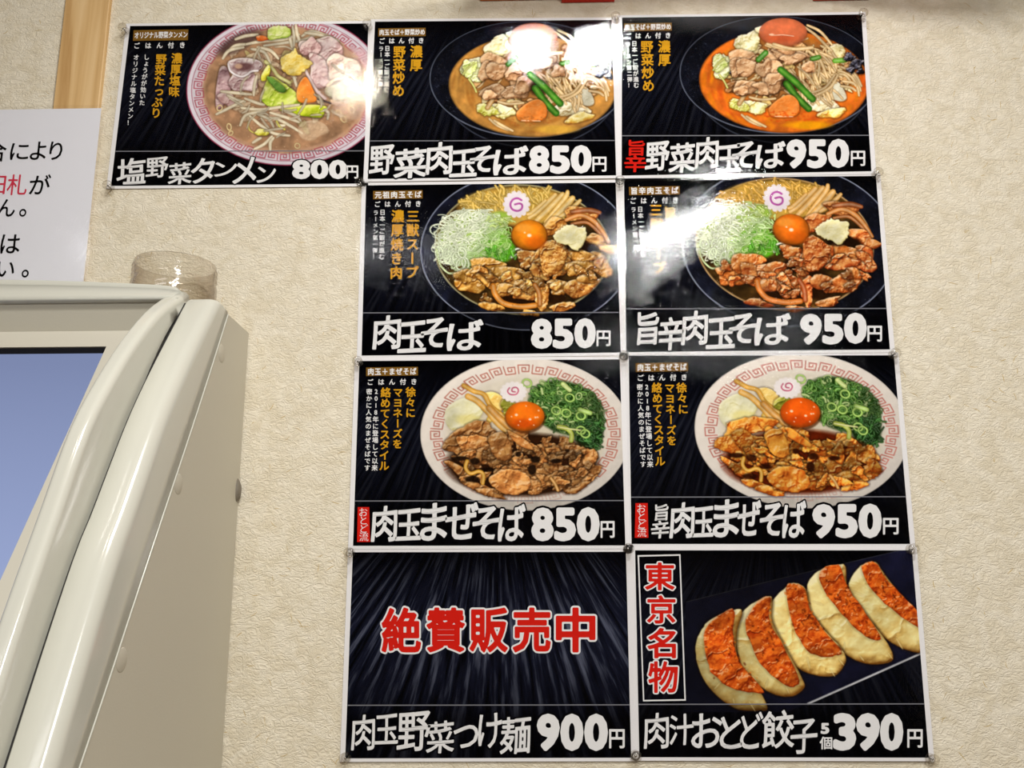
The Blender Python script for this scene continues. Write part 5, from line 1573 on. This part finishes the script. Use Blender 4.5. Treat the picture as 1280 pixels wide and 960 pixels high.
# recessed panel: underside of recess, bezel and screen, on one slanted plane
SC1 = hit(133, 433, 1, -.118); XSC = SC1[0]
h2 = hit(0, 726, 0, XSC)
slope = np.array([h2[1] - SC1[1], h2[2] - SC1[2]]); slope /= np.linalg.norm(slope)
nrm = np.array([-slope[1], slope[0]]); nrm = nrm if nrm[0] > 0 else -nrm
bt = hit(60, 413, 1, SC1[1] + .008)
def plane_pt(x, t, off=0.0):      # t metres down the slope from the screen's top edge
    q = np.array([SC1[1], SC1[2]]) + slope * t + nrm * off
    return (x, float(q[0]), float(q[1]))
t_top = -abs((bt[2] - SC1[2]) / slope[1]) if True else 0
TL_, TB_ = t_top, .52
def plate(name, x0, x1, t0, t1, off, th, mat, par):
    V = [plane_pt(x0, t0, off), plane_pt(x1, t0, off), plane_pt(x1, t1, off), plane_pt(x0, t1, off),
         plane_pt(x0, t0, off + th), plane_pt(x1, t0, off + th), plane_pt(x1, t1, off + th), plane_pt(x0, t1, off + th)]
    F = [(3, 2, 1, 0), (4, 5, 6, 7), (0, 1, 5, 4), (1, 2, 6, 5), (2, 3, 7, 6), (3, 0, 4, 7)]
    return mesh_obj(name, V, F, mat, par)
M_BEZEL = plain('bezel_plastic', rgba(194, 189, 174), rough=.4)
plate('screen_bezel', XSC, XI - .001, TL_, TB_, 0, .004, M_BEZEL, tm)
plate('screen_bezel', XLd, XSC, TL_, 0, 0, .004, M_BEZEL, tm)
plate('screen_border', XLd, XSC - .0003, .0003, .012, .0012, .003, plain('black_glass', rgba(20, 21, 26), rough=.1), tm)
mS, nt, N, L, B = newmat('lit_blue_screen')
B.inputs['Base Color'].default_value = (.02, .022, .03, 1); B.inputs['Roughness'].default_value = .15
tc = N.new('ShaderNodeTexCoord'); sx = N.new('ShaderNodeSeparateXYZ'); L.new(tc.outputs['Object'], sx.inputs[0])
mr = N.new('ShaderNodeMapRange'); mr.inputs[1].default_value = Z0 - .45; mr.inputs[2].default_value = Z0 - .72
L.new(sx.outputs[2], mr.inputs[0])
cr = N.new('ShaderNodeValToRGB'); cr.color_ramp.elements[0].color = rgba(112, 124, 160); cr.color_ramp.elements[1].color = rgba(146, 160, 200)
L.new(mr.outputs[0], cr.inputs[0]); L.new(cr.outputs[0], B.inputs['Emission Color']); B.inputs['Emission Strength'].default_value = .9
scn = plate('screen', XLd, XSC - .0003, .009, TB_, .0008, .004, mS, tm); scn['label'] = 'slanted lit screen, plain greyish blue'
# recess top (underside of the rail, running back to the bezel)
lipz = ZTI - .003; lipy = front_y(ZTI) + .006
bz = plane_pt(0, TL_)
V = [(XLd, lipy, lipz), (XI - .002, lipy, lipz), (XI - .002, bz[1], bz[2]), (XLd, bz[1], bz[2]), (XLd, lipy, lipz + .003), (XI - .002, lipy, lipz + .003), (XI - .002, bz[1] + .002, bz[2] + .003), (XLd, bz[1] + .002, bz[2] + .003)]
mesh_obj('recess_lining', V, [(0, 1, 2, 3), (7, 6, 5, 4), (0, 4, 5, 1), (1, 5, 6, 2), (2, 6, 7, 3), (3, 7, 4, 0)], M_CREAM2, tm)
# wall clamp just showing behind the housing
c = hit(303, 612, 1, -.012)
bm = lathe_bm([(.0001, -.004), (.020, -.004), (.021, -.001), (.021, .003), (.018, .006), (.0001, .006)], 24, 'y', (-.1428, -.006, c[2]))
bm_obj('wall_clamp', bm, plain('grey_clamp', rgba(120, 112, 98), rough=.5), tm, True)
# pedestal down to the floor
bm_obj('pedestal', box_bm(XLm, -.30, 0, XS - .004, -.002, ZB + .002, .004), M_CREAM2, tm)

# ------------------------------------------------------------------ clear jar on the machine
jc = hit(217.0, 345, 1, -.047)
jx, jy = jc[0] + .001, -.0462
jr = .0445
jtop = hit(200, 313, 1, -.09)[2]
jz0 = ztop + .0005
jar = empty('jar', (jx, jy, jz0), 'clear plastic screw-neck jar standing open on top of the ticket machine', 'jar')
H = jtop - jz0
rn = jr - .0018
prof_ = [(.0001, .001), (jr - .006, 0.0), (jr - .001, .004), (jr, .010), (jr, H - .026), (jr - .001, H - .022), (rn, H - .020)]
for k in range(3):
    z = H - .0175 + k * .0052
    prof_ += [(rn, z - .0012), (rn + .0012, z - .0002), (rn + .0014, z + .0006), (rn, z + .0018)]
prof_ += [(rn, H - .001), (rn - .0006, H), (rn - .0014, H - .001), (rn - .0016, H - .02), (jr - .0022, H - .028), (jr - .0022, .010), (jr - .006, .0025), (.0001, .0025)]
bm_obj('jar_body', lathe_bm([(r, z) for r, z in prof_], 64, 'z', (jx, jy, jz0)), thin_plastic('clear_pet', (.74, .68, .62, 1)), jar, True)
# brown stick ends lying in the jar
q = empty('wooden_stick', (jx + .012, jy - .01, jz0 + .004), 'small brown stick leaning inside the clear jar, its dark tip showing', 'stick')
tip = hit(234, 371, 1, jy - .01)
V0 = Vector((jx + .004, jy - .004, jz0 + .006)); V1 = Vector(tip)
tube('stick_shaft', [V0, (V0 + V1) / 2, V1], .0022, plain('brown_wood', rgba(96, 58, 34), rough=.6), q)
